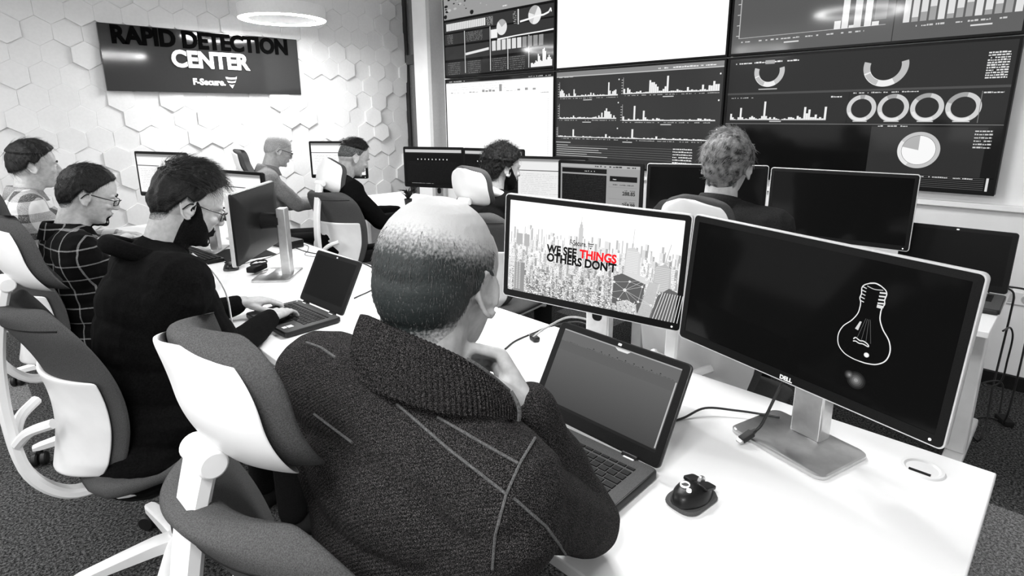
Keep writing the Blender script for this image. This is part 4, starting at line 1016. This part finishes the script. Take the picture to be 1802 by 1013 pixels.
def person(name, label, head, hyaw, hpitch, hroll, P, N_, sh, el, wr, hands, kn, fo, top, hair, legs='trousers', hs_=1.0, jaw=1.0, fat=0, belly=0, w=1.0, vox=.0055, glasses=None, beard=None, cuff=.035, grow=.012, fold=.006, extra=None, sleeve_r=(.058, .048, .040), neck_r=.054, group=None, smooth=5, tmat_up=None, nl=False):
    X = Matrix.Translation(V(head)) @ Matrix.Rotation(R(hyaw), 4, 'Z') @ Matrix.Rotation(R(hpitch), 4, 'Y') @ Matrix.Rotation(R(hroll), 4, 'X') @ Matrix.Diagonal((hs_, hs_, hs_, 1))
    P, N_ = V(P), V(N_); shR, shL = V(sh[0]), V(sh[1]); elR, elL = V(el[0]), V(el[1]); wrR, wrL = V(wr[0]), V(wr[1])
    b = M(); head_prims(b, X, jaw, fat)
    nb = X @ V((-.035, 0, -.045)); b.cap(nb, N_+V((0, 0, -.02)), neck_r, neck_r+.007, 22); b.cap(X @ V((.0, 0, -.065)), N_+V((0, 0, -.01)), neck_r*.85, neck_r, 18)
    torso(b, P, N_, shR, shL, -.014, belly, w)
    nails = [] if nl else None
    for s_, e_, w_ in ((shR, elR, wrR), (shL, elL, wrL)):
        b.cap(s_, e_, .046, .038, 14); b.cap(e_, w_, .038, .026, 14)
    for k, (h, w_, th) in enumerate(zip(hands, (wrR, wrL), (1, -1))):
        if h: hand_prims(b, w_, h[0], h[1], th, **dict(h[2], nails=nails))
    hips = []
    up = (N_-P).normalized(); right = (shR-shL).normalized()
    for q, k_, f_ in ((1, kn[0], fo[0]), (-1, kn[1], fo[1])):
        hp = P+right*.09*q+V((0, 0, -.01)); hips.append(hp); b.cap(hp, k_, .070, .050, 14); b.cap(k_, f_, .048, .034, 14)
    me = remesh(b, vox, 3, .45)
    root = obj(name, me, 'skin', None, smooth='all'); base = V((P.x, P.y, 0)); me.transform(Matrix.Translation(-base)); root.location = base
    tag(root, label, 'person', group); bpy.context.view_layer.update()
    bv = BVHTree.FromPolygons([v.co+base for v in me.vertices], [p.vertices for p in me.polygons])
    if nails:
        for c, d, u in nails:
            s_ = d.cross(u); Rn = Matrix((d, s_, u)).transposed(); obj('fingernail', M().ell(c, (.0058, .0048, .0013), Rn, n=12), 'nail', root, world=True, smooth='all')
    # garment
    g = M(); torso(g, P, N_-(N_-P).normalized()*.005, shR, shL, grow, belly, w)
    for s_, e_, w_ in ((shR, elR, wrR), (shL, elL, wrL)):
        ww = w_-(w_-e_).normalized()*cuff
        g.cap(s_, e_, sleeve_r[0]+grow*.5, sleeve_r[1]+grow*.3, 18); g.cap(e_, ww, sleeve_r[1]+grow*.2, sleeve_r[2], 18, flat=False)
        g.ell(e_, (sleeve_r[1]+.004,)*3, n=14)
    gm = remesh(g, vox, smooth, .5)
    nrm = [v.normal.copy() for v in gm.vertices]
    for v, n_ in zip(gm.vertices, nrm):     # soft cloth folds
        c = v.co; f = noise.noise(V((c.x*9, c.y*9, c.z*14)))+.5*noise.noise(V((c.x*22, c.y*22, c.z*30)))
        v.co += n_*fold*f
    gbv = BVHTree.FromPolygons([v.co for v in gm.vertices], [p.vertices for p in gm.polygons])
    go = obj(top[0], gm, top[1], root, world=True, smooth='all')
    # trousers and shoes
    t_ = M(); t_.ell(P+V((0, 0, .0)), (.150+belly, .185*w, .115), Matrix.Rotation(math.atan2(right.x, -right.y), 3, 'Z'), n=24)
    for hp, k_, f_ in zip(hips, kn, fo):
        t_.cap(hp, k_, .086, .066, 18); t_.cap(k_, V(f_)+V((0, 0, .0)), .064, .050, 18)
    obj('trousers', remesh(t_, vox*1.3, 4), legs, root, world=True, smooth='all')
    for k_, f_ in zip(kn, fo):
        d = V((V(f_).x-P.x, V(f_).y-P.y, 0)); d = V((cos(R(hyaw)), sin(R(hyaw)), 0)) if d.length < .05 else d.normalized()
        a = math.atan2(d.y, d.x); sh_ = M()
        sh_.loft([[V((x, y*w_, z)) for x, y in rrect(.27-s2, .095-s2, .045, cx=.075)] for z, s2, w_ in ((0, .006, 1), (.02, 0, 1), (.04, .008, .95), (.062, .05, .8), (.075, .14, .7))]).xf(Matrix.Translation((f_[0], f_[1], 0)) @ Matrix.Rotation(a, 4, 'Z'))
        obj('shoe', sh_, 'matte_black', root, world=True, smooth='all')
    # hair
    info = dict(X=X, bvh=bv, gbvh=gbv, root=root, garment=go, N=N_, P=P)
    if hair: hair(info)
    for q in (-1, 1):      # eyes and brows
        ey = obj('eye', M().ell(X @ V((.0735, q*.031, .001)), (.0115,)*3, n=16), 'eye', root, world=True, smooth='all')
        obj('iris', M().ell(X @ V((.0830, q*.031, .000)), (.0025, .005, .005), X.to_3x3(), n=12), 'iris', ey, world=True, smooth='all')
        obj('eyebrow', M().sweep([X @ V(p) for p in curve_pts([(.087, q*.016, .019), (.086, q*.030, .025), (.077, q*.046, .021)], 4)], [.0022, .0028, .003, .0034, .0034, .0032, .003, .0024, .0015], 6), 'hair_dark', root, world=True, smooth='all')
    lp = M().ell(X @ V((.0915, 0, -.055)), (.0025, .019, .0034), X.to_3x3(), n=12).ell(X @ V((.0905, 0, -.0645)), (.0025, .017, .0038), X.to_3x3(), n=12)
    obj('lips', remesh(lp, .0012, 1), 'lip', root, world=True, smooth='all')
    if glasses:
        gt = obj('glasses', M().sweep([X @ V(p) for p in ((.103, -.010, .006), (.106, 0, .010), (.103, .010, .006))], .0016, 8), 'glass_frame', root, world=True)
        for q in (-1, 1):
            loop = [X @ V((.101-.012*(abs(y)/.054)**2*1.2, q*y, z)) for y, z in [(.032+px, pz) for px, pz in rrect(.046, glasses, .011, 5, cy=-.003)]]; loop.append(loop[0])
            rim = obj('rim', M().sweep(loop, .0018, 8), 'glass_frame', gt, world=True)
            obj('lens', M().add(loop[:-1], [tuple(range(len(loop)-1))]), 'lens', gt, world=True, smooth=False)
            obj('temple', M().sweep([X @ V(p) for p in curve_pts([(.092, q*.056, .006), (.05, q*.076, .008), (.0, q*.083, .010), (-.012, q*.083, .004), (-.022, q*.081, -.014)], 4)], .0019, 6), 'glass_frame', gt, world=True)
    if beard:
        bm, _, tp = hair_shell(X, bv, lambda a: lerp_tab(beard, a), lambda a, e: .006, 5, .003, 60, part=-1, lo=-90, c0=(-.0, 0, .02), limit=9)
        bm.v = [p for p in bm.v]; bo = obj('beard', bm, 'beard', root, world=True, smooth='all')
    return info
def collar_shirt(info, mt, r=.066, h=.035, tilt=18, yaw=0, open_=40):
    """turned down shirt collar round the neck"""
    N_, P = info['N'], info['P']; up = (N_-P).normalized()*.5+V((0, 0, .5)); up.normalize(); fw = V((cos(R(yaw)), sin(R(yaw)), 0)); fw = (fw-up*fw.dot(up)).normalized(); lf = up.cross(fw)
    rings = []
    for dr, dz in ((.012, -.030), (.0, h*.6), (-.004, h), (.002, h+.004), (.010, h*.75), (.030, -.024)):
        rings.append([N_+fw*((r+dr)*cos(a)*1.02)+lf*((r+dr)*sin(a))+up*(dz-.014*cos(a)+.004) for a in [R(open_/2)+R(360-open_)*k/30 for k in range(31)]])
    m = M().loft(rings, cap=False, closed=False)
    return obj('collar', m, mt, info['root'], world=True, smooth='all', solid=.004)
# hair styles
def full_line(front=40, temple=14, nape=-50, side=-6):
    return lambda a: lerp_tab([(0, front), (30, front-2), (48, front-12), (60, temple), (72, side), (84, side-4), (96, side+2), (108, -26), (125, nape+6), (180, nape)], a)
def dark_hair(line, th, seed, amp=.005, freq=26, n=900, length=.03, mt='hair_dark', ms='hair_strand', comb=None, r=.0006, lift=.35, emin=-90):
    def f(I):
        hm, _, tips = hair_shell(I['X'], I['bvh'], line, th, seed, amp, freq)
        ho = obj('hair', hm, mt, I['root'], world=True, smooth='all')
        l2 = lambda a: line(a)-(9 if a > 80 else 4); um, dn, _ = hair_shell(I['X'], I['bvh'], l2, lambda a, e: .0012, seed, .0003, 40, kmin=-.004, dens=lambda a, e: max(0, min(.9, (e-l2(a))/10)))
        me = um.mesh('hairline'); at = me.attributes.new('Dens', 'FLOAT', 'POINT'); at.data.foreach_set('value', dn); obj('hairline', me, 'buzz', ho, world=True, smooth='all')
        cb = comb or (lambda d, rn: (.3-.2*d.x, d.y*.5+rn.uniform(-.3, .3), -.8 if d.z < .5 else rn.uniform(-.3, .3)))
        tips = [t for t in tips if t[3] > emin]
        if n: obj('hair_strands', strands(I['X'], tips, n, length, r, cb, seed, lift), ms, ho, world=True, smooth='all')
    return f
def buzz(line, dens_f, n=2500, seed=1):
    def f(I):
        hm, dn, tips = hair_shell(I['X'], I['bvh'], line, lambda a, e: .0022, seed, .0006, 40, na=160, ne=110, dens=dens_f, kmin=-.004)
        me = hm.mesh('hair'); at = me.attributes.new('Dens', 'FLOAT', 'POINT'); at.data.foreach_set('value', dn)
        ho = obj('hair', me, 'buzz', I['root'], world=True, smooth='all')
        rn = random.Random(5); t2 = [t for t in tips if rn.random() < max(0, dens_f(t[2], t[3]))**1.5]
        if n and t2: obj('hair_strands', strands(I['X'], t2, n, .007, .00033, lambda d, r_: (.1+r_.uniform(-.2, .2), r_.uniform(-.3, .3), -1), seed, .35, .5, 3), 'stubble', ho, world=True, smooth='all')
    return f
# 1 the bald man in the sweater, chin on his hand
def bald_dens(a, e):
    top = lerp_tab([(0, 20), (40, 18), (80, 20), (110, 26), (150, 34), (180, 36)], a)
    low = lerp_tab([(60, -60), (100, -30), (120, -48), (180, -52)], a)
    return max(-.5, min(1.0, (top-e)/30+.10))*min(1, max(.0, (e-low)/14+.25))
MAN = person('person', 'balding man in a dark grey knitted zip sweater, chin resting on his hand', (.494, .650, 1.222), 22, 6, 2,
    P=(.42, .665, .50), N_=(.425, .632, 1.100), sh=((.448, .462, .985), (.382, .828, 1.045)), el=((.700, .525, .765), (.64, .86, .765)), wr=((.548, .525, 1.040), (.600, .660, .955)),
    hands=(((-.10, .60, .78), (.85, -.30, .35), dict(per=[(48, 52, 25), (62, 70, 40), (74, 80, 45), (80, 80, 45)], tcurl=1.0, sc=1.0)), ((-.35, -.30, .9), (.85, .3, .4), dict(curl=(60, 70, 40), tcurl=.8))),
    kn=(V((.66, .50, .50)), V((.63, .78, .50))), fo=(V((.66, .47, .09)), V((.64, .80, .09))), top=('sweater', 'sweater'), hair=None, legs='jeans', belly=.018, w=1.06, vox=.0036, cuff=.004, grow=.016, fold=.004,
    sleeve_r=(.056, .054, .043), neck_r=.062, smooth=9, nl=True, hs_=1.05)
buzz(lambda a: lerp_tab([(0, 60), (45, 50), (62, 22), (70, -4), (84, -8), (96, 0), (106, -24), (122, -48), (180, -52)], a), bald_dens, 5200)(MAN)
# sweater details: ribbed stand collar, raised seams laid on the knit, shirt cuff
def zip_collar(I):
    T = [(.478, .490, 1.108), (.452, .494, 1.136), (.428, .505, 1.160), (.400, .530, 1.180), (.379, .566, 1.192), (.371, .610, 1.196), (.374, .655, 1.194), (.388, .700, 1.184), (.416, .735, 1.168), (.456, .752, 1.140), (.500, .745, 1.112)]
    T = [V(p) for p in T]; c0 = V((.445, .62, 1.13)); B = []
    for i, p in enumerate(T):
        o = V((p.x-c0.x, p.y-c0.y, 0)).normalized(); f = min(i, len(T)-1-i)/5
        B.append(p+o*(.012+.014*f)+V((0, 0, -.038-.042*min(1, f*1.6))))
    T, B = curve_pts(T, 26), curve_pts(B, 26); rings = []
    for f in (0, .12, .3, .5, .7, .85, .97, 1.0):
        ring = []
        for k, (b, t) in enumerate(zip(B, T)):
            o = V((t.x-c0.x, t.y-c0.y, 0)).normalized(); ring.append(b.lerp(t, f)+o*(.0016*(1 if k % 4 < 2 else -1)+.006*sin(f*pi)))
        rings.append(ring)
    n = len(T); inner = [[p-V((p.x-c0.x, p.y-c0.y, 0)).normalized()*.007 for p in r] for r in rings[::-1]]
    c = obj('collar', M().loft(rings+inner+[rings[0]], cap=False, closed=False), 'sweater', I['root'], world=True, smooth='all')
    obj('zip_edge', M().sweep([r[0] for r in rings], .0032, 8).sweep([p+V((0, 0, .001)) for p in T[:60:3]], .0022, 6), 'cord', c, world=True)
zip_collar(MAN)
def lay(I, px, lift=.0012):
    """follow a seam across the garment: where the sight lines through these picture points meet the knit"""
    out = []
    for x, y in px:
        d = (FWD+RT*((x-901)/1003.4)-UP*((y-440.1)/1003.4)).normalized(); h = I['gbvh'].ray_cast(EYE, d, 4)
        if h[0] is not None: out.append(h[0]+h[1]*lift)
    return out
def dense(pts, n=14):
    q = []
    for (a, b), (c, d) in zip(pts, pts[1:]): q += [(a+(c-a)*k/n, b+(d-b)*k/n) for k in range(n)]
    return q+[pts[-1]]
for sm_ in ([(699, 711), (790, 790), (891, 869)], [(941, 771), (915, 815), (891, 869), (872, 940), (867, 1000)], [(904, 876), (960, 925), (1009, 994)], [(540, 603), (565, 612), (591, 630)], [(554, 728), (590, 755), (621, 778)], [(770, 734), (840, 775), (911, 815)]):
    P_ = lay(MAN, dense(sm_))
    if len(P_) > 3: obj('seam', M().sweep(P_, .0019, 6), 'cord', MAN['garment'], world=True)
# ---------------------------------------- the others
def seated(name, label, head, hyaw, pitch, roll, by, wrR, wrL, top, hair, lean=.22, hd=('type', 'type'), P=None, elz=.74, **k):
    h = V(head); f = V((cos(R(by)), sin(R(by)), 0)); r = V((sin(R(by)), -cos(R(by)), 0)); hf = V((cos(R(hyaw)), sin(R(hyaw)), 0))
    N_ = h-hf*(.058+.0018*pitch)+V((0, 0, -.150)); P = V(P) if P is not None else V((h.x, h.y, 0))-f*lean+V((0, 0, .50))
    sR, sL = N_+r*.185-V((0, 0, .055)), N_-r*.185-V((0, 0, .055)); wrR, wrL = V(wrR), V(wrL)
    def elbow(s_, w_, side):
        mid = (s_+w_)/2; d = (w_-s_).length; a = math.sqrt(max(.0004, .285**2-(d/2)**2)); ax = (w_-s_).normalized()
        down = (V((0, 0, -1))+r*side*.35-f*.25); down = (down-ax*down.dot(ax)).normalized(); return mid+down*a
    eR, eL = elbow(sR, wrR, 1), elbow(sL, wrL, -1)
    hs = []
    for w_, e_, kd, t in ((wrR, eR, hd[0], 1), (wrL, eL, hd[1], -1)):
        if kd == 'type':
            d = (w_-e_).normalized(); d.z = -.12; hs.append((d, V((0, 0, 1)), dict(curl=(22, 30, 20))))
        elif kd == 'fist':
            d = (w_-e_).normalized(); hs.append((d, V((0, 0, 1))-f*.3, dict(curl=(60, 70, 40), tcurl=.6)))
        else: hs.append(None)
    return person(name, label, head, hyaw, pitch, roll, P, N_, (sR, sL), (eR, eL), (wrR, wrL), hs, kn=(P+f*.42+r*.10+V((0, 0, .0)), P+f*.42-r*.10), fo=(P+f*.40+r*.12-V((0, 0, .41)), P+f*.40-r*.12-V((0, 0, .41))), top=top, hair=hair, **k)
beard_full = [(0, -38), (14, -38), (26, -46), (40, -40), (58, -30), (70, -12), (84, 2), (90, -12), (98, -50), (104, -95)]
I2 = seated('person', 'bearded man with glasses in a black hoodie typing on a small laptop', (.520, 1.93, 1.200), -12, 26, 0, 2, (.750, 1.985, .765), (.735, 2.215, .765), ('hoodie', 'hoodie'),
    dark_hair(full_line(34, 14, -52), lambda a, e: .016 if e > 35 else .006, 2, .009, 15, 2400, .036, comb=lambda d, rn: (.7+rn.uniform(-.4, .4), d.y*.6+rn.uniform(-.4, .4), -.3+.5*d.z), r=.00055, lift=.45, emin=22),
    lean=.24, glasses=.028, beard=beard_full, vox=.0038, nl=True, cuff=.03, grow=.028, belly=.015, w=1.1)
hood = M(); N_ = I2['N']
for k in range(1): hood.sweep([N_+V((.085*cos(a)*1.15-.02, .095*sin(a), .012-.045*cos(a))) for a in [R(25+310*i/30) for i in range(31)]], [.010+.017*sin(pi*i/30)**.7 for i in range(31)], 12)
obj('hood', remesh(hood, .005, 6), 'hoodie', I2['root'], world=True, smooth='all')
obj('drawstring', M().sweep(curve_pts([N_+V((.085, -.035, .0)), N_+V((.13, -.05, -.06)), N_+V((.16, -.06, -.14)), N_+V((.165, -.065, -.24))], 6), .003, 6), 'mark', I2['root'], world=True)['label'] = 'pale drawstring'
I3 = seated('person', 'dark haired man with glasses in a dark plaid flannel shirt, looking down', (.415, 2.90, 1.150), -14, 22, 0, 0, (.70, 2.98, .765), (.70, 3.16, .765), ('shirt', 'plaid_dark'),
    dark_hair(full_line(34, 12, -54), lambda a, e: .010, 4, .005, 30, 900, .02, lift=.3), lean=.06, glasses=.022, beard=[(0, -44), (10, -44), (14, -60), (22, -62), (26, -95)], vox=.005, fat=.004, belly=.02, w=1.06, grow=.018)
collar_shirt(I3, 'plaid_dark', .070)
I4 = seated('person', 'young man in a light checked flannel shirt at the left edge', (.345, 3.86, 1.220), -8, 4, 0, -5, (.70, 3.78, .79), (.68, 3.98, .79), ('shirt', 'plaid_light'),
    dark_hair(full_line(30, 12, -40), lambda a, e: .020 if e > 20 else .012, 9, .007, 18, 500, .04, lift=.15), lean=.04, vox=.006, grow=.018)
collar_shirt(I4, 'grey_shirt', .064)
I5 = seated('person', 'bald man with black glasses in a light grey shirt looking down', (1.86, 4.43, 1.205), -14, 20, 0, -22, (2.18, 4.30, .79), (2.22, 4.46, .78), ('shirt', 'grey_shirt'),
    buzz(full_line(20, 0, -46), lambda a, e: .25, 0), lean=.16, glasses=.026, vox=.006, grow=.016)
collar_shirt(I5, 'grey_shirt', .066)
I6 = seated('person', 'man with short dark hair in a black jacket looking down', (1.960, 3.47, 1.190), -14, 24, 0, -8, (2.30, 3.34, .78), (2.34, 3.52, .78), ('jacket', 'hoodie'),
    dark_hair(lambda a: lerp_tab([(0, 40), (45, 36), (60, 24), (180, 8)], a), lambda a, e: .014 if e > 26 else .006, 12, .006, 28, 500, .025, lift=.3), lean=.18, vox=.0055, grow=.022)
hm, dn, _ = hair_shell(I6['X'], I6['bvh'], full_line(36, 20, -36), lambda a, e: .0015, 3, .0005, 30, dens=lambda a, e: .75)
me_ = hm.mesh('hair'); at = me_.attributes.new('Dens', 'FLOAT', 'POINT'); at.data.foreach_set('value', dn); obj('shaved_side_hair', me_, 'buzz', I6['root'], world=True, smooth='all')
I7 = seated('person', 'curly haired man with short beard in a dark jacket, forearm raised', (2.235, 2.325, 1.165), -20, 6, 0, 5, (2.56, 2.16, .80), (2.30, 2.66, .98), ('jacket', 'trousers'),
    dark_hair(full_line(26, 12, -54), lambda a, e: .026 if e > 10 else .014, 15, .016, 44, 1400, .030, comb=lambda d, rn: (rn.uniform(-1, 1), rn.uniform(-1, 1), rn.uniform(-1, 1)), r=.0008, lift=.8), lean=.18, beard=beard_full, vox=.0055, grow=.018, hd=('type', 'type'))
I7_hood = M().sweep([I7['N']+V((.080*cos(a)-.02, .090*sin(a), .02-.035*cos(a))) for a in [R(25+310*i/30) for i in range(31)]], [.010+.018*sin(pi*i/30)**.7 for i in range(31)], 12)
obj('hood', remesh(I7_hood, .005, 6), 'white_cloth', I7['root'], world=True, smooth='all')['label'] = 'white hood'
I8 = seated('person', 'fair haired man seen from behind in a dark grey collared shirt', (2.005, .925, 1.275), 12, 4, 4, 8, (2.42, .78, .79), (2.42, 1.02, .79), ('shirt', 'dark_shirt'),
    dark_hair(full_line(36, 18, -54), lambda a, e: .013 if e > 0 else .007, 20, .005, 16, 2000, .035, 'hair_fair', 'hair_fair_strand', comb=lambda d, rn: (-.6+rn.uniform(-.3, .3), -d.y*.6+.4+rn.uniform(-.4, .4), -.7 if d.z < .6 else .0), r=.0006, lift=.12), lean=.14, vox=.0055, grow=.018)
collar_shirt(I8, 'dark_shirt', .066, .040)
# ------------------------------------------------------------------ small things on the desks
def mouse(x, y, deg, label, lit=False):
    t = thing('computer_mouse', label, 'mouse', (x, y, DZ), R(deg))
    b = M(); rings = []
    for k in range(15):
        f = k/14; xx = -.052+.104*f; w = .034*(1-abs(2*f-1)**3.2*.45)*(.86+.14*cos((f-.5)*5)); h = .012+.026*sin(pi*min(1, .12+f*.86))**.7
        if k in (0, 14): w *= .75; h *= .6
        rings.append([V((xx, w*math.copysign(abs(cos(a))**.7, cos(a)), max(.0015, h*math.copysign(abs(sin(a))**.75, sin(a)) if sin(a) > 0 else .0015))) for a in [2*pi*i/24 for i in range(24)]])
    obj('shell', b.loft(rings), 'plastic_black', t, smooth='all')
    obj('base_skirt', M().loft([[V((px, py, z)) for px, py in rrect(.108-s_, .074-s_, .026)] for z, s_ in ((0, .006), (.004, 0), (.010, .004))]), 'laptop_deck', t)
    wh = M().lathe([(.001, -.004), (.010, -.004), (.012, -.002), (.012, .002), (.010, .004), (.001, .004)], 20).xf(Matrix.Translation((.030, 0, .030)) @ Matrix.Rotation(pi/2, 4, 'X'))
    obj('scroll_wheel', wh, 'silver' if lit else 'rubber', t)
    for q in (-1, 1): obj('button', M().loft([[V((px, py, zz)) for px, py in rrect(.040, .024, .007, cx=.026, cy=q*.0165)] for zz in (.0270, .0335)]).xf(Matrix.Translation((.026, 0, .033)) @ Matrix.Rotation(R(17), 4, 'Y') @ Matrix.Translation((-.026, 0, -.0335))), 'plastic_black', t, bevel=.0015)
    if lit:
        for r_, cx, cy in ((.0095, -.014, .008), (.0048, -.024, -.008)):
            obj('lit_emblem', M().loft([[V((cx+rr_*cos(2*pi*k/24), cy+rr_*sin(2*pi*k/24), zz)) for k in range(24)] for rr_, zz in ((r_, .036), (r_, .0398), (r_-.0014, .0398), (r_-.0014, .036))], cap=False), 'led', t)
    return t
mouse(.962, .462, -6, 'black gaming mouse with two lit rings, right of the near laptop', True)
mouse(.965, 3.03, 70, 'plain black mouse beside the keyboard in front of the bearded man')
def cable(pts, r, label, mt='cable_black', name='cable', n=8, cat='cable'):
    o = obj(name, M().sweep(curve_pts(pts, n), r, 8), mt, None, smooth='all'); return tag(o, label, cat)
# display cable hanging out of the large monitor's stand
c1 = cable([(1.335, .425, .875), (1.315, .430, .845), (1.297, .440, .80), (1.275, .452, .745), (1.262, .462, .726)], .0036, 'black display cable drooping from the stand hole of the light bulb monitor')
pl = M(); d = V((-.72, .35, -.60)).normalized(); p0 = V((1.262, .462, .728)); Rm_ = Matrix.Translation(p0) @ Matrix.Rotation(R(154), 4, 'Z') @ Matrix.Rotation(R(24), 4, 'Y')
obj('plug_body', M().loft([[V((xx, a, b)) for a, b in rrect(w_, h_, .003)] for xx, w_, h_ in ((-.004, .008, .007), (.006, .012, .009), (.010, .020, .012), (.040, .020, .012))]).xf(Rm_), 'rubber', c1)
obj('plug_tip', M().box(.040, .050, -.0075, .0075, -.003, .003).xf(Rm_), 'silver', c1, smooth=False)
cable([(1.170, .655, .704), (1.236, .632, .704), (1.298, .605, .718), (1.345, .545, .716), (1.375, .49, .715), (1.385, .45, .717)], .003, 'black cable running from the near laptop over the silver monitor foot')
cable([(1.225, 1.275, .704), (1.30, 1.30, .704), (1.40, 1.305, .704), (1.47, 1.285, .715), (1.53, 1.20, .735), (1.545, 1.12, .70)], .0032, 'thin black cable curving behind the bald man\'s hand')
cable([(1.345, 1.26, .715), (1.42, 1.27, .725), (1.50, 1.23, .755), (1.50, 1.12, .765), (1.44, 1.02, .755), (1.41, .99, .75)], .0038, 'pale cable arching towards the stand of the city picture monitor', 'cable_grey')
cable([(1.42, .96, .74), (1.475, .90, .735), (1.49, .84, .732), (1.48, .79, .704)], .0030, 'pale cable arching over the top of the near laptop lid', 'cable_grey')
ad = tag(thing('cable_adapter', 'x', 'x', (1.355, 1.262, DZ), R(70)), 'black plug lying among cables on the near desk behind the laptop', 'plug')
obj('plug_body', M().loft([[V((px, py, z)) for px, py in rrect(.042-s_, .024-s_, .006)] for z, s_ in ((0, .004), (.004, 0), (.013, .0), (.017, .005))]), 'rubber', ad)
obj('plug_pin', M().box(.020, .034, -.006, -.002, .006, .010), 'silver', ad, smooth=False); obj('plug_pin', M().box(.020, .034, .002, .006, .006, .010), 'silver', ad, smooth=False)
def keyboard(x, y, deg, label, L=.44):
    t = thing('keyboard', label, 'keyboard', (x, y, DZ), R(deg))
    obj('case', M().loft([[V((px, py, z)) for px, py in rrect(.155-s_, L-s_, .010)] for z, s_ in ((0, .004), (.004, 0), (.018, 0), (.020, .004))]), 'plastic_black', t)
    k_ = M()
    for i in range(6):
        for j in range(21):
            cx, cy = -.058+.0225*i, -L/2+.02+j*(L-.04)/20
            k_.loft([[V((cx+a*(.0095-s_), cy+b*(.0095-s_), z)) for a, b in ((-1, -1), (1, -1), (1, 1), (-1, 1))] for z, s_ in ((.020, 0), (.027, .002))])
    obj('keys', k_, 'key', t, smooth=False)
keyboard(.905, 3.43, 4, 'black keyboard in front of the man in the dark plaid shirt')
mp = tag(obj('mouse_pad', M().slab(rrect(.26, .34, .012, cx=1.13, cy=3.33), DZ+.0003, DZ+.004), 'matte_black'), 'black mouse pad under the monitor turned away from the camera', 'mouse pad')
bx = thing('docking_station', 'small black box behind the silver monitor stand on the middle desk', 'docking station', (1.395, 3.34, DZ), R(10))
obj('casing', M().loft([[V((px, py, z)) for px, py in rrect(.10-s_, .20-s_, .008)] for z, s_ in ((0, .003), (.003, 0), (.042, 0), (.045, .004))]), 'plastic_black', bx)
obj('port_strip', M().box(-.0515, -.050, -.07, .07, .012, .026), 'laptop_deck', bx, smooth=False)
pa = thing('power_adapter', 'black charger with coiled lead lying on the silver monitor foot', 'charger', (1.03, 2.855, DZ+.013), R(35))
obj('brick', M().loft([[V((px, py, z)) for px, py in rrect(.11-s_, .05-s_, .008)] for z, s_ in ((0, .004), (.003, 0), (.022, 0), (.026, .005))]), 'matte_black', pa)
obj('coiled_lead', M().sweep(curve_pts([V((.02+.045*cos(a)*(1+.1*sin(3*a)), .035*sin(a), .032+.003*(k % 3))) for k, a in enumerate([k*.9 for k in range(16)])], 5), .0032, 6), 'cable_black', pa)
cable([(1.38, 3.24, .715), (1.40, 3.12, .704), (1.42, 3.00, .704), (1.46, 2.85, .704), (1.49, 2.62, .704), (1.44, 2.40, .704), (1.30, 2.2, .704), (1.15, 2.12, .706)], .0030, 'black cable from the small box towards the bearded man\'s laptop')
cable([(1.44, 3.36, .704), (1.48, 3.25, .704), (1.42, 3.12, .704), (1.36, 3.02, .704), (1.40, 2.86, .704), (1.35, 2.70, .704)], .0018, 'thin dark cable zigzagging across the middle desk')
cable([(.985, 3.00, .716), (1.06, 3.08, .704), (1.20, 3.12, .704), (1.33, 3.22, .704), (1.40, 3.24, .71)], .0018, 'thin mouse lead running behind the silver stand')
# leads hanging at the right end of the far desks, bunched once by a tie
cable([(3.20, .175, .715), (3.20, .148, .69), (3.2, .146, .60), (3.2, .150, .42), (3.18, .153, .25), (3.16, .15, .10), (3.13, .16, .010), (3.20, .20, .006), (3.32, .22, .006), (3.42, .17, .006), (3.43, .10, .006)], .0042, 'black power lead hanging from the far desk corner to the carpet, left strand')
cable([(3.22, .20, .715), (3.30, .10, .69), (3.33, .085, .60), (3.30, .082, .40), (3.30, .085, .22), (3.30, .09, .10), (3.36, .10, .03), (3.44, .10, .008)], .0042, 'black power lead hanging from the far desk corner to the carpet, right strand')
cable([(2.72, .135, .66), (2.80, .12, .655), (2.86, .11, .60), (2.88, .112, .50), (2.90, .118, .40), (2.88, .15, .37), (2.86, .17, .385), (2.90, .13, .395), (2.93, .11, .36), (2.93, .105, .25)], .0034, 'black cable looped into a small ring beside the far desk leg')
pk = thing('power_adapter', 'black charger brick at the end of the floor leads', 'charger', (3.43, .10, 0), R(30)); obj('brick', M().loft([[V((px, py, z)) for px, py in rrect(.09-s_, .045-s_, .008)] for z, s_ in ((0, .004), (.003, 0), (.022, 0), (.026, .005))]), 'matte_black', pk); obj('lead_stub', M().cap((.044, 0, .012), (.065, 0, .012), .005, .0035, 10), 'rubber', pk)
# potted plant like clutter at the left end of the far row: small toy figure-like dark desk ornament
pt = thing('potted_plant', 'small dark spiky plant in a black pot left of the dark monitor', 'plant', (2.82, 4.13, DZ))
pt.scale = (.7, .7, .7)
obj('pot', M().lathe([(.001, 0), (.040, 0), (.050, .075), (.050, .085), (.043, .085), (.040, .07), (.001, .07)], 24), 'plastic_black', pt)
lf = M(); rp = random.Random(4)
for k in range(26):
    a = rp.uniform(0, 2*pi); L = rp.uniform(.10, .20); b0 = V((0, 0, .07)); c_ = V((cos(a)*.04, sin(a)*.04, .07+L*.6)); d_ = V((cos(a)*(.06+L*.4), sin(a)*(.06+L*.4), .07+L*rp.uniform(.6, 1)))
    lf.sweep(curve_pts([b0, c_, d_], 4), [.003, .006, .008, .009, .008, .006, .004, .002, .001], 4)
obj('foliage', lf, 'dark_shirt', pt)
